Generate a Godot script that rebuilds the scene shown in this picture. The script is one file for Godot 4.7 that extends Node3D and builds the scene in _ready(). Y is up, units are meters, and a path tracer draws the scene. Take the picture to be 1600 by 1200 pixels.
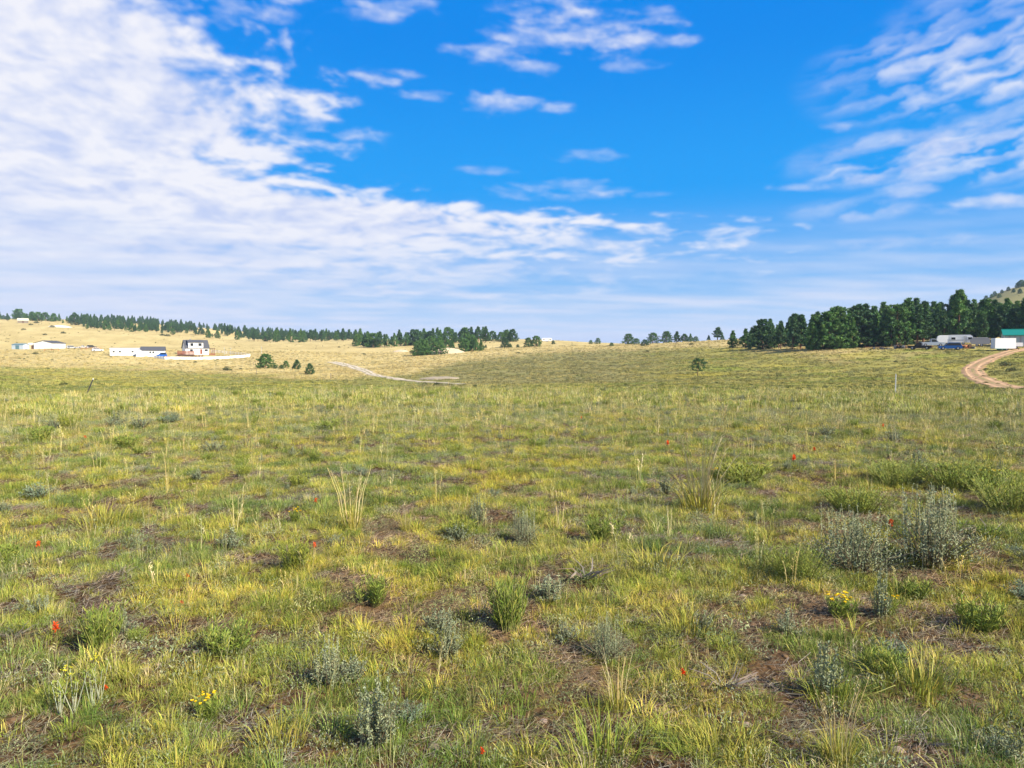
extends Node3D
# A high-country meadow: near bunchgrass and sage, a shallow draw, dry hillsides with pines, a few homesteads.

const FOCAL := 1157.0          # focal length in pixels of the 1600 x 1200 photograph
const LEVEL := 548.0           # row of the true horizon
const EYE := 1.6
const EXPO := 2.0
const R0 := 0.6
const RATIO := 1.03
const RINGS := 312
const FRONT := 56.0
const FSTEP := 0.25
const FCOLS := 448
const COLS := 510

var rng := RandomNumberGenerator.new()
var H := PackedFloat32Array()
var n_a := FastNoiseLite.new()
var n_b := FastNoiseLite.new()
var n_c := FastNoiseLite.new()
var n_d := FastNoiseLite.new()
var used_names := {}
var mats := {}
var worn := {}

# ------------------------------------------------------------------ small helpers
func lin(r: float, g: float, b: float) -> Color:
	return Color(r, g, b).linear_to_srgb()

func mat(called: String, c: Color, rough := 0.85, metal := 0.0) -> StandardMaterial3D:
	if mats.has(called):
		return mats[called]
	var m := StandardMaterial3D.new()
	m.resource_name = called
	m.albedo_color = c
	m.roughness = rough
	m.metallic = metal
	m.metallic_specular = 0.35
	mats[called] = m
	return m

func leaf_mat(called: String, back: float, rough := 0.6) -> StandardMaterial3D:
	if mats.has(called):
		return mats[called]
	var m := StandardMaterial3D.new()
	m.resource_name = called
	m.vertex_color_use_as_albedo = true
	m.roughness = rough
	m.metallic_specular = 0.3
	m.cull_mode = BaseMaterial3D.CULL_DISABLED
	if back > 0.0:
		m.backlight_enabled = true
		m.backlight = Color(back, back, back)
	mats[called] = m
	return m

func numbered(called: String) -> String:
	var n: int = used_names.get(called, 0)
	used_names[called] = n + 1
	return called if n == 0 else "%s_%03d" % [called, n]

class Shape:
	var v := PackedVector3Array()
	var c := PackedColorArray()
	var col := Color.WHITE
	func tri(a: Vector3, b: Vector3, d: Vector3) -> void:
		v.append(a); v.append(b); v.append(d)
		c.append(col); c.append(col); c.append(col)
	func quad(a: Vector3, b: Vector3, d: Vector3, e: Vector3) -> void:
		tri(a, b, d); tri(a, d, e)
	# box between two corners
	func box(lo: Vector3, hi: Vector3) -> void:
		var p := []
		for i in 8:
			p.append(Vector3(hi.x if i & 1 else lo.x, hi.y if i & 2 else lo.y, hi.z if i & 4 else lo.z))
		quad(p[4], p[6], p[7], p[5]); quad(p[1], p[3], p[2], p[0])
		quad(p[5], p[7], p[3], p[1]); quad(p[0], p[2], p[6], p[4])
		quad(p[6], p[2], p[3], p[7]); quad(p[0], p[4], p[5], p[1])
	func tube(a: Vector3, b: Vector3, ra: float, rb: float, sides := 5, caps := false) -> void:
		var d := (b - a).normalized()
		var s := d.cross(Vector3(0.31, 0.2, 0.93)).normalized()
		var t := d.cross(s)
		for i in sides:
			var k0 := TAU * i / sides
			var k1 := TAU * (i + 1) / sides
			var u0 := s * cos(k0) + t * sin(k0)
			var u1 := s * cos(k1) + t * sin(k1)
			if rb > 0.0:
				quad(a + u0 * ra, a + u1 * ra, b + u1 * rb, b + u0 * rb)
			else:
				tri(a + u0 * ra, a + u1 * ra, b)
			if caps:
				tri(b, b + u0 * rb, b + u1 * rb)
				tri(a, a + u1 * ra, a + u0 * ra)
	# outline in the x-y plane pushed from z0 to z1
	func prism(outline: PackedVector2Array, z0: float, z1: float) -> void:
		var tris := Geometry2D.triangulate_polygon(outline)
		for i in range(0, tris.size(), 3):
			var a := outline[tris[i]]
			var b := outline[tris[i + 1]]
			var d := outline[tris[i + 2]]
			tri(Vector3(a.x, a.y, z1), Vector3(b.x, b.y, z1), Vector3(d.x, d.y, z1))
			tri(Vector3(a.x, a.y, z0), Vector3(d.x, d.y, z0), Vector3(b.x, b.y, z0))
		for i in outline.size():
			var a := outline[i]
			var b := outline[(i + 1) % outline.size()]
			quad(Vector3(a.x, a.y, z0), Vector3(b.x, b.y, z0), Vector3(b.x, b.y, z1), Vector3(a.x, a.y, z1))
	func mesh() -> ArrayMesh:
		var arr := []
		arr.resize(Mesh.ARRAY_MAX)
		arr[Mesh.ARRAY_VERTEX] = v
		arr[Mesh.ARRAY_COLOR] = c
		var m := ArrayMesh.new()
		m.add_surface_from_arrays(Mesh.PRIMITIVE_TRIANGLES, arr)
		return m

func obj(called: String, s: Shape, m: Material, parent: Node = null) -> MeshInstance3D:
	var o := MeshInstance3D.new()
	o.mesh = s.mesh()
	o.material_override = m
	if parent == null:
		o.name = numbered(called)
		add_child(o)
	else:
		o.name = called
		parent.add_child(o, true)
	return o

func boxpart(called: String, lo: Vector3, hi: Vector3, m: Material, parent: Node) -> MeshInstance3D:
	var s := Shape.new()
	s.box(lo, hi)
	return obj(called, s, m, parent)

func tag(o: Node, label: String, category: String, group := "", kind := "") -> void:
	if label: o.set_meta("label", label)
	if category: o.set_meta("category", category)
	if group: o.set_meta("group", group)
	if kind: o.set_meta("kind", kind)

func thing(called: String, label: String, category: String, at: Vector3, turn := 0.0, group := "") -> Node3D:
	var o := Node3D.new()
	o.name = numbered(called)
	add_child(o)
	o.position = at
	o.rotation.y = turn
	tag(o, label, category, group)
	return o

# a copy of a thing with its parts
func dup(src: Node3D, at: Vector3, turn: float, size: Vector3, label: String, category: String, group := "") -> Node3D:
	var o: Node3D = src.duplicate()
	o.name = numbered(str(src.get_meta("base")))
	add_child(o)
	o.transform = Transform3D(Basis(Vector3.UP, turn).scaled_local(size), at)
	tag(o, label, category, group)
	return o

# ------------------------------------------------------------------ lie of the land
# Levelling table: for bearings (columns of the photograph) and distances in metres, the row at which that ground lies; turned into heights below.
const DIST := [2.0, 6.0, 20.0, 45.0, 60.0, 85.0, 115.0, 145.0, 180.0, 220.0, 270.0, 330.0, 400.0, 500.0, 650.0, 850.0, 1100.0, 1600.0, 3000.0, 6000.0]
const NEAR := [0.0, -0.04, -0.28, -0.88]
const BEAR := [-800.0, 0.0, 200.0, 400.0, 600.0, 800.0, 1000.0, 1200.0, 1400.0, 1600.0, 2400.0]
const ROWS := [
	[622, 612, 602, 594, 587, 580, 573, 564, 554, 538, 520, 500, 492, 500],
	[622, 614, 606, 598, 590, 583, 575, 564, 552, 538, 518, 501, 498, 508],
	[622, 615, 607, 600, 592, 584, 576, 566, 549, 539, 522, 511, 503, 513],
	[622, 616, 609, 602, 594, 585, 578, 568, 551, 543, 534, 528, 519, 527],
	[622, 616, 609, 601, 588, 579, 571, 563, 554, 542, 532, 531, 530, 536],
	[622, 614, 603, 593, 580, 570, 561, 554, 546, 533, 530, 535, 540, 543],
	[621, 611, 600, 588, 574, 564, 555, 546, 539, 537, 538, 542, 545, 546],
	[618, 608, 597, 585, 569, 553, 540, 532, 527, 528, 533, 540, 543, 545],
	[615, 607, 596, 583, 564, 541, 527, 517, 511, 511, 518, 528, 535, 540],
	[615, 609, 598, 579, 558, 539, 524, 511, 503, 498, 486, 447, 452, 490],
	[615, 606, 592, 575, 552, 532, 516, 505, 500, 495, 480, 450, 455, 490]]

func sight(px: float, py: float) -> Vector3:
	var p := atan((600.0 - LEVEL) / FOCAL)
	var d := Vector3(px - 800.0, 600.0 - py, -FOCAL)
	return d.rotated(Vector3.RIGHT, -p).normalized()

func bearing(px: float) -> float:
	return rad_to_deg(atan2(px - 800.0, FOCAL))

func far_xz(px: float, dist: float) -> Vector2:
	var a := deg_to_rad(bearing(px))
	return Vector2(dist * sin(a), -dist * cos(a))

func hermite(a: float, b: float, c: float, d: float, t: float) -> float:
	var m0 := (c - a) * 0.5
	var m1 := (d - b) * 0.5
	var t2 := t * t
	var t3 := t2 * t
	return (2.0 * t3 - 3.0 * t2 + 1.0) * b + (t3 - 2.0 * t2 + t) * m0 + (-2.0 * t3 + 3.0 * t2) * c + (t3 - t2) * m1

func col_az(c: int) -> float:
	return -FRONT + c * FSTEP if c <= FCOLS else FRONT + (c - FCOLS) * 4.0

func az_col(az: float) -> float:
	if absf(az) <= FRONT:
		return (az + FRONT) / FSTEP
	var a := az if az > 0.0 else az + 360.0
	return FCOLS + (a - FRONT) / 4.0

func build_heights() -> void:
	n_a.seed = 3; n_a.frequency = 1.0; n_a.fractal_octaves = 3
	n_b.seed = 9; n_b.frequency = 1.0; n_b.fractal_octaves = 4
	n_c.seed = 21; n_c.frequency = 1.0; n_c.fractal_octaves = 2
	n_d.seed = 33; n_d.frequency = 1.0; n_d.fractal_octaves = 4
	for n in [n_a, n_b, n_c, n_d]:
		n.noise_type = FastNoiseLite.TYPE_SIMPLEX_SMOOTH
	var nd := DIST.size()
	var tab := []
	for k in BEAR.size():
		var row := PackedFloat32Array()
		for j in nd:
			if j < 4:
				row.append(NEAR[j])
			elif j < 18:
				var s := sight(BEAR[k], ROWS[k][j - 4])
				row.append(EYE + DIST[j] * s.y / Vector2(s.x, s.z).length())
			else:
				row.append(row[17] * (0.6 if j == 18 else 0.2) - (6.0 if j == 18 else 30.0))
		tab.append(row)
	# every bearing gets its own profile over the distances
	H.resize(RINGS * COLS)
	for c in COLS:
		var az := col_az(c)
		var prof := PackedFloat32Array()
		var last := BEAR.size() - 1
		if az > FRONT - 2.0 or az < -FRONT + 2.0:
			var w := smoothstep(0.0, 1.0, clampf((az - 54.0) / 252.0, 0.0, 1.0)) if az > 0.0 else 1.0
			for j in nd:
				prof.append(lerpf(tab[last][j], tab[0][j], w))
		else:
			var px := 800.0 + FOCAL * tan(deg_to_rad(az))
			var k := 0
			while k < last - 1 and px > BEAR[k + 1]:
				k += 1
			var t := clampf((px - BEAR[k]) / (BEAR[k + 1] - BEAR[k]), 0.0, 1.0)
			for j in nd:
				prof.append(hermite(tab[maxi(k - 1, 0)][j], tab[k][j], tab[k + 1][j], tab[mini(k + 2, last)][j], t))
		for i in RINGS:
			var r := R0 * pow(RATIO, i)
			var j := 0
			while j < nd - 2 and r > DIST[j + 1]:
				j += 1
			var t := clampf(log(r / DIST[j]) / log(DIST[j + 1] / DIST[j]), 0.0, 1.0)
			var h := hermite(prof[maxi(j - 1, 0)], prof[j], prof[j + 1], prof[mini(j + 2, nd - 1)], t)
			var x := r * sin(deg_to_rad(az))
			var z := -r * cos(deg_to_rad(az))
			h += 0.035 * n_a.get_noise_2d(x * 1.4, z * 1.4) + 0.06 * n_b.get_noise_2d(x * 0.35, z * 0.35)
			h += 0.45 * smoothstep(60.0, 220.0, r) * n_c.get_noise_2d(x * 0.02, z * 0.02)
			# a grassy knoll among the ridge pines
			var kn := far_xz(334.0, 800.0)
			h += 7.0 * exp(-((x - kn.x) * (x - kn.x) + (z - kn.y) * (z - kn.y)) / 900.0)
			H[i * COLS + c] = h

func ground(x: float, z: float) -> float:
	var r := sqrt(x * x + z * z)
	if r <= R0:
		return 0.0
	var fi := minf(log(r / R0) / log(RATIO), RINGS - 1.001)
	var fc := az_col(rad_to_deg(atan2(x, -z)))
	var i := int(fi)
	var c := int(fc)
	var c1 := (c + 1) % COLS
	c = c % COLS
	var ti := fi - i
	var tc := fc - int(fc)
	var a := lerpf(H[i * COLS + c], H[i * COLS + c1], tc)
	var b := lerpf(H[(i + 1) * COLS + c], H[(i + 1) * COLS + c1], tc)
	return lerpf(a, b, ti)

# ground point met by a line of sight
func at(px: float, py: float) -> Vector3:
	var d := sight(px, py)
	var flat := Vector2(d.x, d.z).length()
	var r := 1.5
	var prev := r
	while r < 2500.0:
		var k := r / flat
		if EYE + d.y * k < ground(d.x * k, d.z * k):
			break
		prev = r
		r *= 1.01
	for it in 12:
		var mid := (prev + r) * 0.5
		var k := mid / flat
		if EYE + d.y * k < ground(d.x * k, d.z * k):
			r = mid
		else:
			prev = mid
	var q := r / flat
	return Vector3(d.x * q, ground(d.x * q, d.z * q), d.z * q)

# ground point on a bearing at a distance
func far(px: float, dist: float) -> Vector3:
	var a := deg_to_rad(bearing(px))
	var x := dist * sin(a)
	var z := -dist * cos(a)
	return Vector3(x, ground(x, z), z)

func step_table(keys: Array, vals: Array, x: float) -> float:
	if x <= keys[0]:
		return vals[0]
	for i in range(1, keys.size()):
		if x <= keys[i]:
			return lerpf(vals[i - 1], vals[i], (x - keys[i - 1]) / (keys[i] - keys[i - 1]))
	return vals[-1]

# what grows there: soil and litter in the near meadow, green in the draw, dull sage slope, dry gold beyond
func earth(x: float, z: float) -> Color:
	var r := sqrt(x * x + z * z)
	var az := rad_to_deg(atan2(x, -z))
	var px := 800.0 + FOCAL * tan(deg_to_rad(clampf(az, -58.0, 58.0)))
	var big := n_b.get_noise_2d(x * 0.012, z * 0.012)
	var mid := n_a.get_noise_2d(x * 0.06 + 50.0, z * 0.06)
	var fine := n_d.get_noise_2d(x * 0.3, z * 0.3 + 80.0)
	var soil := Color(0.07, 0.040, 0.019).lerp(Color(0.125, 0.08, 0.042), clampf(0.5 + fine * 1.2, 0.0, 1.0))
	var green := Color(0.18, 0.205, 0.045).lerp(Color(0.29, 0.285, 0.07), clampf(0.5 + mid * 1.2 + fine * 0.5, 0.0, 1.0))
	var sage := Color(0.19, 0.185, 0.055).lerp(Color(0.29, 0.27, 0.08), clampf(0.45 + mid * 1.0 + fine * 0.7, 0.0, 1.0))
	var gold := Color(0.42, 0.335, 0.14).lerp(Color(0.55, 0.45, 0.20), clampf(0.5 + mid * 0.9 + fine * 0.5 + big * 0.5, 0.0, 1.0))
	var edge := step_table([-800.0, 0.0, 200.0, 400.0, 540.0, 640.0, 700.0, 800.0, 900.0, 1000.0, 1100.0, 1200.0, 1300.0, 1500.0, 2000.0],
		[280.0, 285.0, 280.0, 215.0, 172.0, 185.0, 250.0, 315.0, 350.0, 345.0, 310.0, 235.0, 205.0, 215.0, 220.0], px)
	edge *= 1.0 + 0.18 * mid + 0.1 * big
	var g := smoothstep(edge * 0.88, edge * 1.08, r)
	var draw_out := step_table([-800.0, 0.0, 400.0, 600.0, 700.0, 900.0, 1200.0, 1600.0], [170.0, 170.0, 165.0, 150.0, 118.0, 112.0, 100.0, 100.0], px) * (1.0 + 0.2 * mid)
	var c := green.lerp(sage, smoothstep(draw_out * 0.85, draw_out * 1.15, r))
	c = c.lerp(Color(0.34, 0.305, 0.08), 0.5 * smoothstep(1080.0, 1250.0, px) * clampf(0.6 + mid * 1.6, 0.0, 1.0))
	c = c.lerp(Color(0.41, 0.365, 0.11), 0.8 * smoothstep(420.0, 150.0, px) * smoothstep(100.0, 180.0, r) * clampf(0.7 + mid, 0.0, 1.0))
	var drift := n_c.get_noise_2d(x * 0.03 + 100.0, z * 0.045)
	var knoll := smoothstep(590.0, 680.0, px) * smoothstep(1120.0, 930.0, px) * smoothstep(112.0, 135.0, r)
	c = c.lerp(Color(0.225, 0.205, 0.085) * (1.0 + 0.22 * mid + 0.2 * fine), 0.85 * knoll)
	c = c.lerp(Color(0.215, 0.25, 0.045), (0.75 - 0.55 * knoll) * smoothstep(0.15, 0.5, drift + 0.3 * fine))
	c = c.lerp(Color(0.37, 0.33, 0.06), (0.7 - 0.5 * knoll) * smoothstep(-0.25, -0.6, drift + 0.3 * fine))
	c = c.lerp(gold, g)
	c = c.lerp(Color(0.21, 0.21, 0.08), 0.8 * smoothstep(1380.0, 1480.0, px) * smoothstep(520.0, 640.0, r))
	var near := 1.0 - smoothstep(48.0, 66.0, r + 8.0 * mid)
	return c.lerp(soil, near)

func build_terrain() -> void:
	var v := PackedVector3Array()
	var nn := PackedVector3Array()
	var cc := PackedColorArray()
	var idx := PackedInt32Array()
	v.resize(RINGS * COLS + 1); nn.resize(RINGS * COLS + 1); cc.resize(RINGS * COLS + 1)
	for i in RINGS:
		var r := R0 * pow(RATIO, i)
		for c in COLS:
			var a := deg_to_rad(col_az(c))
			v[i * COLS + c] = Vector3(r * sin(a), H[i * COLS + c], -r * cos(a))
			cc[i * COLS + c] = earth(v[i * COLS + c].x, v[i * COLS + c].z)
	for i in RINGS:
		for c in COLS:
			var du := v[mini(i + 1, RINGS - 1) * COLS + c] - v[maxi(i - 1, 0) * COLS + c]
			var dc := v[i * COLS + (c + 1) % COLS] - v[i * COLS + (c + COLS - 1) % COLS]
			var n := dc.cross(du).normalized()
			nn[i * COLS + c] = n if n.y > 0.0 else -n
	for i in RINGS - 1:
		for c in COLS:
			var c1 := (c + 1) % COLS
			var p := i * COLS + c
			var q := i * COLS + c1
			idx.append_array([p, p + COLS, q + COLS, p, q + COLS, q])
	var top := RINGS * COLS
	v[top] = Vector3(0, H[0], 0); nn[top] = Vector3.UP; cc[top] = cc[0]
	for c in COLS:
		idx.append_array([top, c, (c + 1) % COLS])
	var arr := []
	arr.resize(Mesh.ARRAY_MAX)
	arr[Mesh.ARRAY_VERTEX] = v; arr[Mesh.ARRAY_NORMAL] = nn; arr[Mesh.ARRAY_COLOR] = cc; arr[Mesh.ARRAY_INDEX] = idx
	var m := ArrayMesh.new()
	m.add_surface_from_arrays(Mesh.PRIMITIVE_TRIANGLES, arr)
	var o := MeshInstance3D.new()
	o.mesh = m
	o.name = "ground"
	# crumbly soil grain, mean about one, over the colours of the land
	var n1 := FastNoiseLite.new()
	n1.seed = 5; n1.frequency = 0.035; n1.fractal_octaves = 5; n1.noise_type = FastNoiseLite.TYPE_SIMPLEX_SMOOTH
	var im := n1.get_seamless_image(512, 512)
	var n2 := FastNoiseLite.new()
	n2.seed = 6; n2.frequency = 0.09; n2.noise_type = FastNoiseLite.TYPE_CELLULAR; n2.fractal_octaves = 2
	var im2 := n2.get_seamless_image(512, 512)
	var out := Image.create(512, 512, false, Image.FORMAT_RGBF)
	var relief := Image.create(512, 512, false, Image.FORMAT_RF)
	for y in 512:
		for x in 512:
			var a := im.get_pixel(x, y).r
			var b := im2.get_pixel(x, y).r
			var k := 0.42 + 0.85 * a + 0.55 * (b - 0.3)
			out.set_pixel(x, y, Color(k, k * (0.98 + 0.06 * (a - 0.5)), k * 0.98))
			relief.set_pixel(x, y, Color(0.6 * a + 0.4 * b, 0, 0))
	var gm := StandardMaterial3D.new()
	gm.resource_name = "meadow_soil"
	gm.vertex_color_use_as_albedo = true
	gm.albedo_texture = ImageTexture.create_from_image(out)
	gm.heightmap_enabled = true
	gm.heightmap_texture = ImageTexture.create_from_image(relief)
	gm.heightmap_scale = 6.0
	gm.uv1_triplanar = true
	gm.uv1_world_triplanar = true
	gm.uv1_scale = Vector3(0.37, 0.37, 0.37)
	gm.roughness = 1.0
	gm.metallic_specular = 0.15
	o.material_override = gm
	add_child(o)
	tag(o, "grassland of brown soil rolling to golden dry hillsides", "ground", "", "structure")

# a worn track laid on the land
func track(called: String, label: String, pts: Array, width: Array, c: Color) -> void:
	var curve := Curve3D.new()
	for i in pts.size():
		var tangent: Vector3 = ((pts[mini(i + 1, pts.size() - 1)] - pts[maxi(i - 1, 0)]) as Vector3) * 0.17
		curve.add_point(pts[i], -tangent, tangent)
	var s := Shape.new()
	var steps := int(curve.get_baked_length() / 1.2)
	var prev := []
	for k in steps + 1:
		var d := curve.get_baked_length() * k / steps
		var p := curve.sample_baked(d)
		var q := curve.sample_baked(minf(d + 0.5, curve.get_baked_length()))
		var o := curve.sample_baked(maxf(d - 0.5, 0.0))
		var side := (q - o).cross(Vector3.UP).normalized()
		var w: float = lerpf(width[0], width[1], float(k) / steps) * (1.0 + 0.25 * n_a.get_noise_1d(d * 0.15))
		for wx in 5:
			for wz in 5:
				worn[Vector2i(int(floor(p.x / 0.7)) + wx - 2, int(floor(p.z / 0.7)) + wz - 2)] = true
		var row := []
		for e in 13:
			var u := e / 6.0 - 1.0
			var ragged := 0.8 * n_d.get_noise_2d(d * 0.35, u * 3.0) if absf(u) > 0.8 else 0.0
			var wp := p + side * (u * w * 0.5 + ragged)
			var rut := 0.05 * exp(-pow((absf(u) - 0.5) / 0.16, 2.0))
			row.append(Vector3(wp.x, ground(wp.x, wp.z) + 0.11 - rut - (0.1 if absf(u) > 0.99 else 0.0), wp.z))
		if prev:
			for e in 12:
				var f := 1.0 + 0.3 * n_d.get_noise_2d(d * 0.25, e * 1.7) + 0.2 * n_a.get_noise_2d(d * 0.1, e * 0.3) + (0.12 if absf(absf((e + 0.5) / 6.0 - 1.0) - 0.5) < 0.2 else -0.2)
				var u := absf((e + 0.5) / 6.0 - 1.0)
				var tuft := 0.6 if u < 0.17 and n_a.get_noise_1d(d * 0.12 + 30.0) > -0.1 else (0.7 if n_d.get_noise_2d(d * 0.3, e * 2.0) > 0.28 and u > 0.7 else 0.0)
				s.col = Color(c.r * f, c.g * f, c.b * f).lerp(Color(0.2, 0.19, 0.06), tuft)
				s.quad(prev[e], row[e], row[e + 1], prev[e + 1])
		prev = row
	var m := leaf_mat("track_dirt", 0.0, 1.0)
	tag(obj(called, s, m), label, "track", "", "structure")

# an irregular sheet of bare earth, bulging a little above the turf
func bare_sheet(called: String, label: String, centre: Vector3, half: Vector2, turn: float, bulge: float, c: Color, seed_ := 1) -> void:
	var s := Shape.new()
	var grid := []
	var along := Vector3(cos(turn), 0, sin(turn))
	var across := Vector3(-sin(turn), 0, cos(turn))
	for i in 13:
		var row := []
		for j in 41:
			var a := TAU * j / 40.0
			var k := i / 12.0
			var edge := 1.0 + 0.16 * n_a.get_noise_2d(cos(a) * 1.3 + seed_ * 7.0, sin(a) * 1.3)
			var p := centre + along * (cos(a) * k * half.x * edge) + across * (sin(a) * k * half.y * edge)
			var up := bulge * (1.0 - k * k) * (1.0 + 0.3 * n_d.get_noise_2d(p.x * 0.5, p.z * 0.5)) + (0.12 if i < 12 else -0.06)
			row.append(Vector3(p.x, ground(p.x, p.z) + up, p.z))
		grid.append(row)
	for i in 12:
		for j in 40:
			var f := 1.0 + 0.18 * n_d.get_noise_2d(i * 0.9 + seed_ * 11.0, j * 0.7)
			s.col = Color(c.r * f, c.g * f, c.b * f)
			s.quad(grid[i][j], grid[i + 1][j], grid[i + 1][j + 1], grid[i][j + 1])
	tag(obj(called, s, leaf_mat("track_dirt", 0.0, 1.0)), label, "bare earth", "", "structure")

# ------------------------------------------------------------------ sky: blue air and one broken sheet of high cloud
var sk_a := FastNoiseLite.new()
var sk_b := FastNoiseLite.new()
var sk_c := FastNoiseLite.new()
var sk_e := FastNoiseLite.new()
# separate cloudlets: bearing, elevation (degrees), half width, half height, strength
const CLOUDLETS := [[780, 166, 56, 19, 1.0], [870, 177, 32, 11, 0.85], [620, 28, 66, 15, 0.8], [575, 45, 60, 10, 0.6], [600, 132, 40, 16, 0.85], [635, 132, 24, 10, 0.7], [662, 158, 42, 9, 0.8],
	[860, 15, 90, 40, 0.75], [900, 62, 150, 34, 0.8], [755, 95, 60, 20, 0.85], [980, 75, 100, 22, 0.75], [830, 115, 40, 14, 0.6], [990, 117, 50, 9, 0.5], [440, 18, 56, 24, 0.85], [430, 56, 46, 15, 0.75], [368, 55, 26, 20, 0.6], [368, 78, 30, 12, 0.6],
	[905, 250, 60, 12, 0.5], [760, 270, 44, 8, 0.5], [860, 300, 100, 14, 0.55], [900, 310, 60, 10, 0.5], [1550, 355, 125, 10, 1.0], [1400, 175, 130, 60, 0.45, 1], [1540, 150, 160, 80, 0.62, 1], [1420, 285, 160, 36, 0.85, 1], [1560, 290, 120, 40, 0.6, 1],
	[1248, 312, 46, 7, 0.65], [1345, 309, 34, 8, 0.75], [1420, 330, 55, 8, 0.65], [1300, 231, 24, 9, 0.5], [1330, 350, 90, 16, 0.5, 1], [1700, 220, 160, 80, 0.6, 1], [820, 428, 42, 11, 0.8], [940, 437, 38, 7, 0.6], [1015, 312, 26, 5, 0.4], [1400, 400, 120, 10, 0.5, 1], [560, 225, 36, 12, 0.5], [500, 210, 40, 14, 0.4], [1570, 60, 100, 30, 0.4, 1]]
var cl_list := []

func sky_at(az: float, el: float) -> Color:
	# az, el in degrees
	var ca := deg_to_rad(az)
	var se := sin(deg_to_rad(el))
	var ce := cos(deg_to_rad(el))
	var e := maxf(el, 0.0)
	# clear air
	var zen := Color(0.002, 0.18, 0.66)
	var high := Color(0.003, 0.255, 0.86)
	var mid := Color(0.016, 0.36, 0.94)
	var low := Color(0.33, 0.59, 0.94)
	var hor := Color(0.63, 0.76, 0.97)
	var c: Color
	if e < 4.0:
		c = hor.lerp(low, smoothstep(0.0, 4.5, e))
	elif e < 12.0:
		c = low.lerp(mid, smoothstep(2.0, 12.5, e))
	elif e < 24.0:
		c = mid.lerp(high, smoothstep(11.0, 24.0, e))
	else:
		c = high.lerp(zen, smoothstep(24.0, 75.0, e))
	# the cloud sheet, on a flat layer seen in perspective
	var k := 1.0 / (maxf(se, 0.0) + 0.055)
	var px := sin(ca) * ce * k
	var pz := cos(ca) * ce * k
	var wx := sk_c.get_noise_2d(px * 1.1, pz * 1.1)
	var wz := sk_c.get_noise_2d(px * 1.1 + 31.0, pz * 1.1)
	var calm := smoothstep(2.5, 11.0, e)           # low down single puffs merge into bands
	var lump := sk_c.get_noise_2d(px * 0.9 + 5.0, pz * 0.9)
	var v := log(k) * 11.0
	var rx := 14.0 * sin(ca)
	var rz := 14.0 * cos(ca)
	var puff := sk_a.get_noise_3d(rx + wx * 0.35, v + wz * 0.35, rz)
	var curl := sk_b.get_noise_3d(rx * 2.7 + wx * 0.6, v * 2.5 + wz * 0.6, rz * 2.7)
	var streak := sk_e.get_noise_2d(px * 0.42 + pz * 0.15 + wx * 0.12, pz * 1.5 - px * 0.35 + wz * 0.12)
	var band := sk_e.get_noise_2d(az * 0.035 + 4.0, e * 0.55 + az * 0.012)
	var row := LEVEL - FOCAL * tan(deg_to_rad(clampf(el, 0.0, 60.0)))
	var col := 800.0 + FOCAL * tan(deg_to_rad(clampf(az, -55.0, 55.0)))
	# where the sheet ends: its edge runs from upper left down to the right
	var edge := step_table([-900.0, 0.0, 60.0, 150.0, 210.0, 275.0, 315.0, 335.0, 360.0, 400.0, 450.0, 520.0], [150.0, 260.0, 390.0, 500.0, 520.0, 495.0, 620.0, 900.0, 1120.0, 1120.0, 1080.0, 1000.0], row)
	var soft := step_table([0.0, 250.0, 340.0, 400.0, 520.0], [110.0, 80.0, 120.0, 330.0, 420.0], row)
	var inside := clampf((edge - col) / soft, -1.5, 3.5)
	var turn := absf(az)
	if turn > 50.0 or el > 40.0:
		var field := 2.2 * sk_c.get_noise_2d(px * 0.35 + 9.0, pz * 0.35) + 0.3
		inside = lerpf(inside, field, maxf(smoothstep(50.0, 90.0, turn), smoothstep(40.0, 60.0, el)))
	var body := 0.5 * lump + (0.25 + 0.75 * calm) * (1.25 * puff + 0.42 * curl)
	var dense := inside * 0.40 - 0.04 + body * (0.9 - 0.10 * clampf(inside, 0.0, 2.5))
	var a := smoothstep(-0.28, 0.85, dense) * smoothstep(-1.4, -0.2, inside)
	var veil := clampf(0.80 + 0.55 * band + 0.35 * streak, 0.2, 1.0)
	a = lerpf(a * veil, a, calm * 0.75 + 0.25 * smoothstep(0.0, 2.0, inside))
	# veils along the horizon
	a = maxf(a, (1.0 - calm) * clampf(0.34 + 0.75 * band + 0.4 * streak, 0.0, 0.8))
	# cloudlets and feathers
	if turn < 52.0 and el < 34.0:
		for b in cl_list:
			var dx: float = (col - b[0]) / b[2]
			var dy: float = (row - b[1]) / b[3]
			var d2 := dx * dx + dy * dy
			if d2 < 4.0:
				var fibre := sk_e.get_noise_2d(col * 0.006 + row * 0.010 + wx * 0.3, row * 0.030 - col * 0.006)
				var lumpy := sk_a.get_noise_2d(col * 0.011, row * 0.026)
				var w: float
				if b.size() > 5:      # feathery
					var hair := sk_e.get_noise_2d(col * 0.0045 + row * 0.004 + lumpy * 0.25, row * 0.042 + col * 0.007 + lumpy * 0.5)
					w = b[4] * smoothstep(2.0, 0.0, d2) * clampf(0.40 + 0.85 * hair + 0.6 * lumpy, 0.0, 1.0)
				else:
					w = 0.8 * b[4] * smoothstep(1.0, -0.9, d2 * 0.75 - 0.9 * lumpy - 0.95 * fibre - 0.35 * curl)
				a = a + clampf(w, 0.0, 1.0) * (1.0 - a)
	a = clampf(a, 0.0, 1.0)
	# sunlit tops white, thicker lower parts lavender grey
	var lit := clampf(0.6 + 1.0 * puff * (0.3 + 0.7 * calm) + 0.45 * curl * calm + 0.4 * lump + 0.35 * streak, 0.0, 1.0)
	var white := Color(0.62, 0.69, 0.93).lerp(Color(0.95, 0.94, 0.985), lit)
	white = white.lerp(Color(0.70, 0.77, 0.96), (1.0 - calm) * 0.7)
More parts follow.
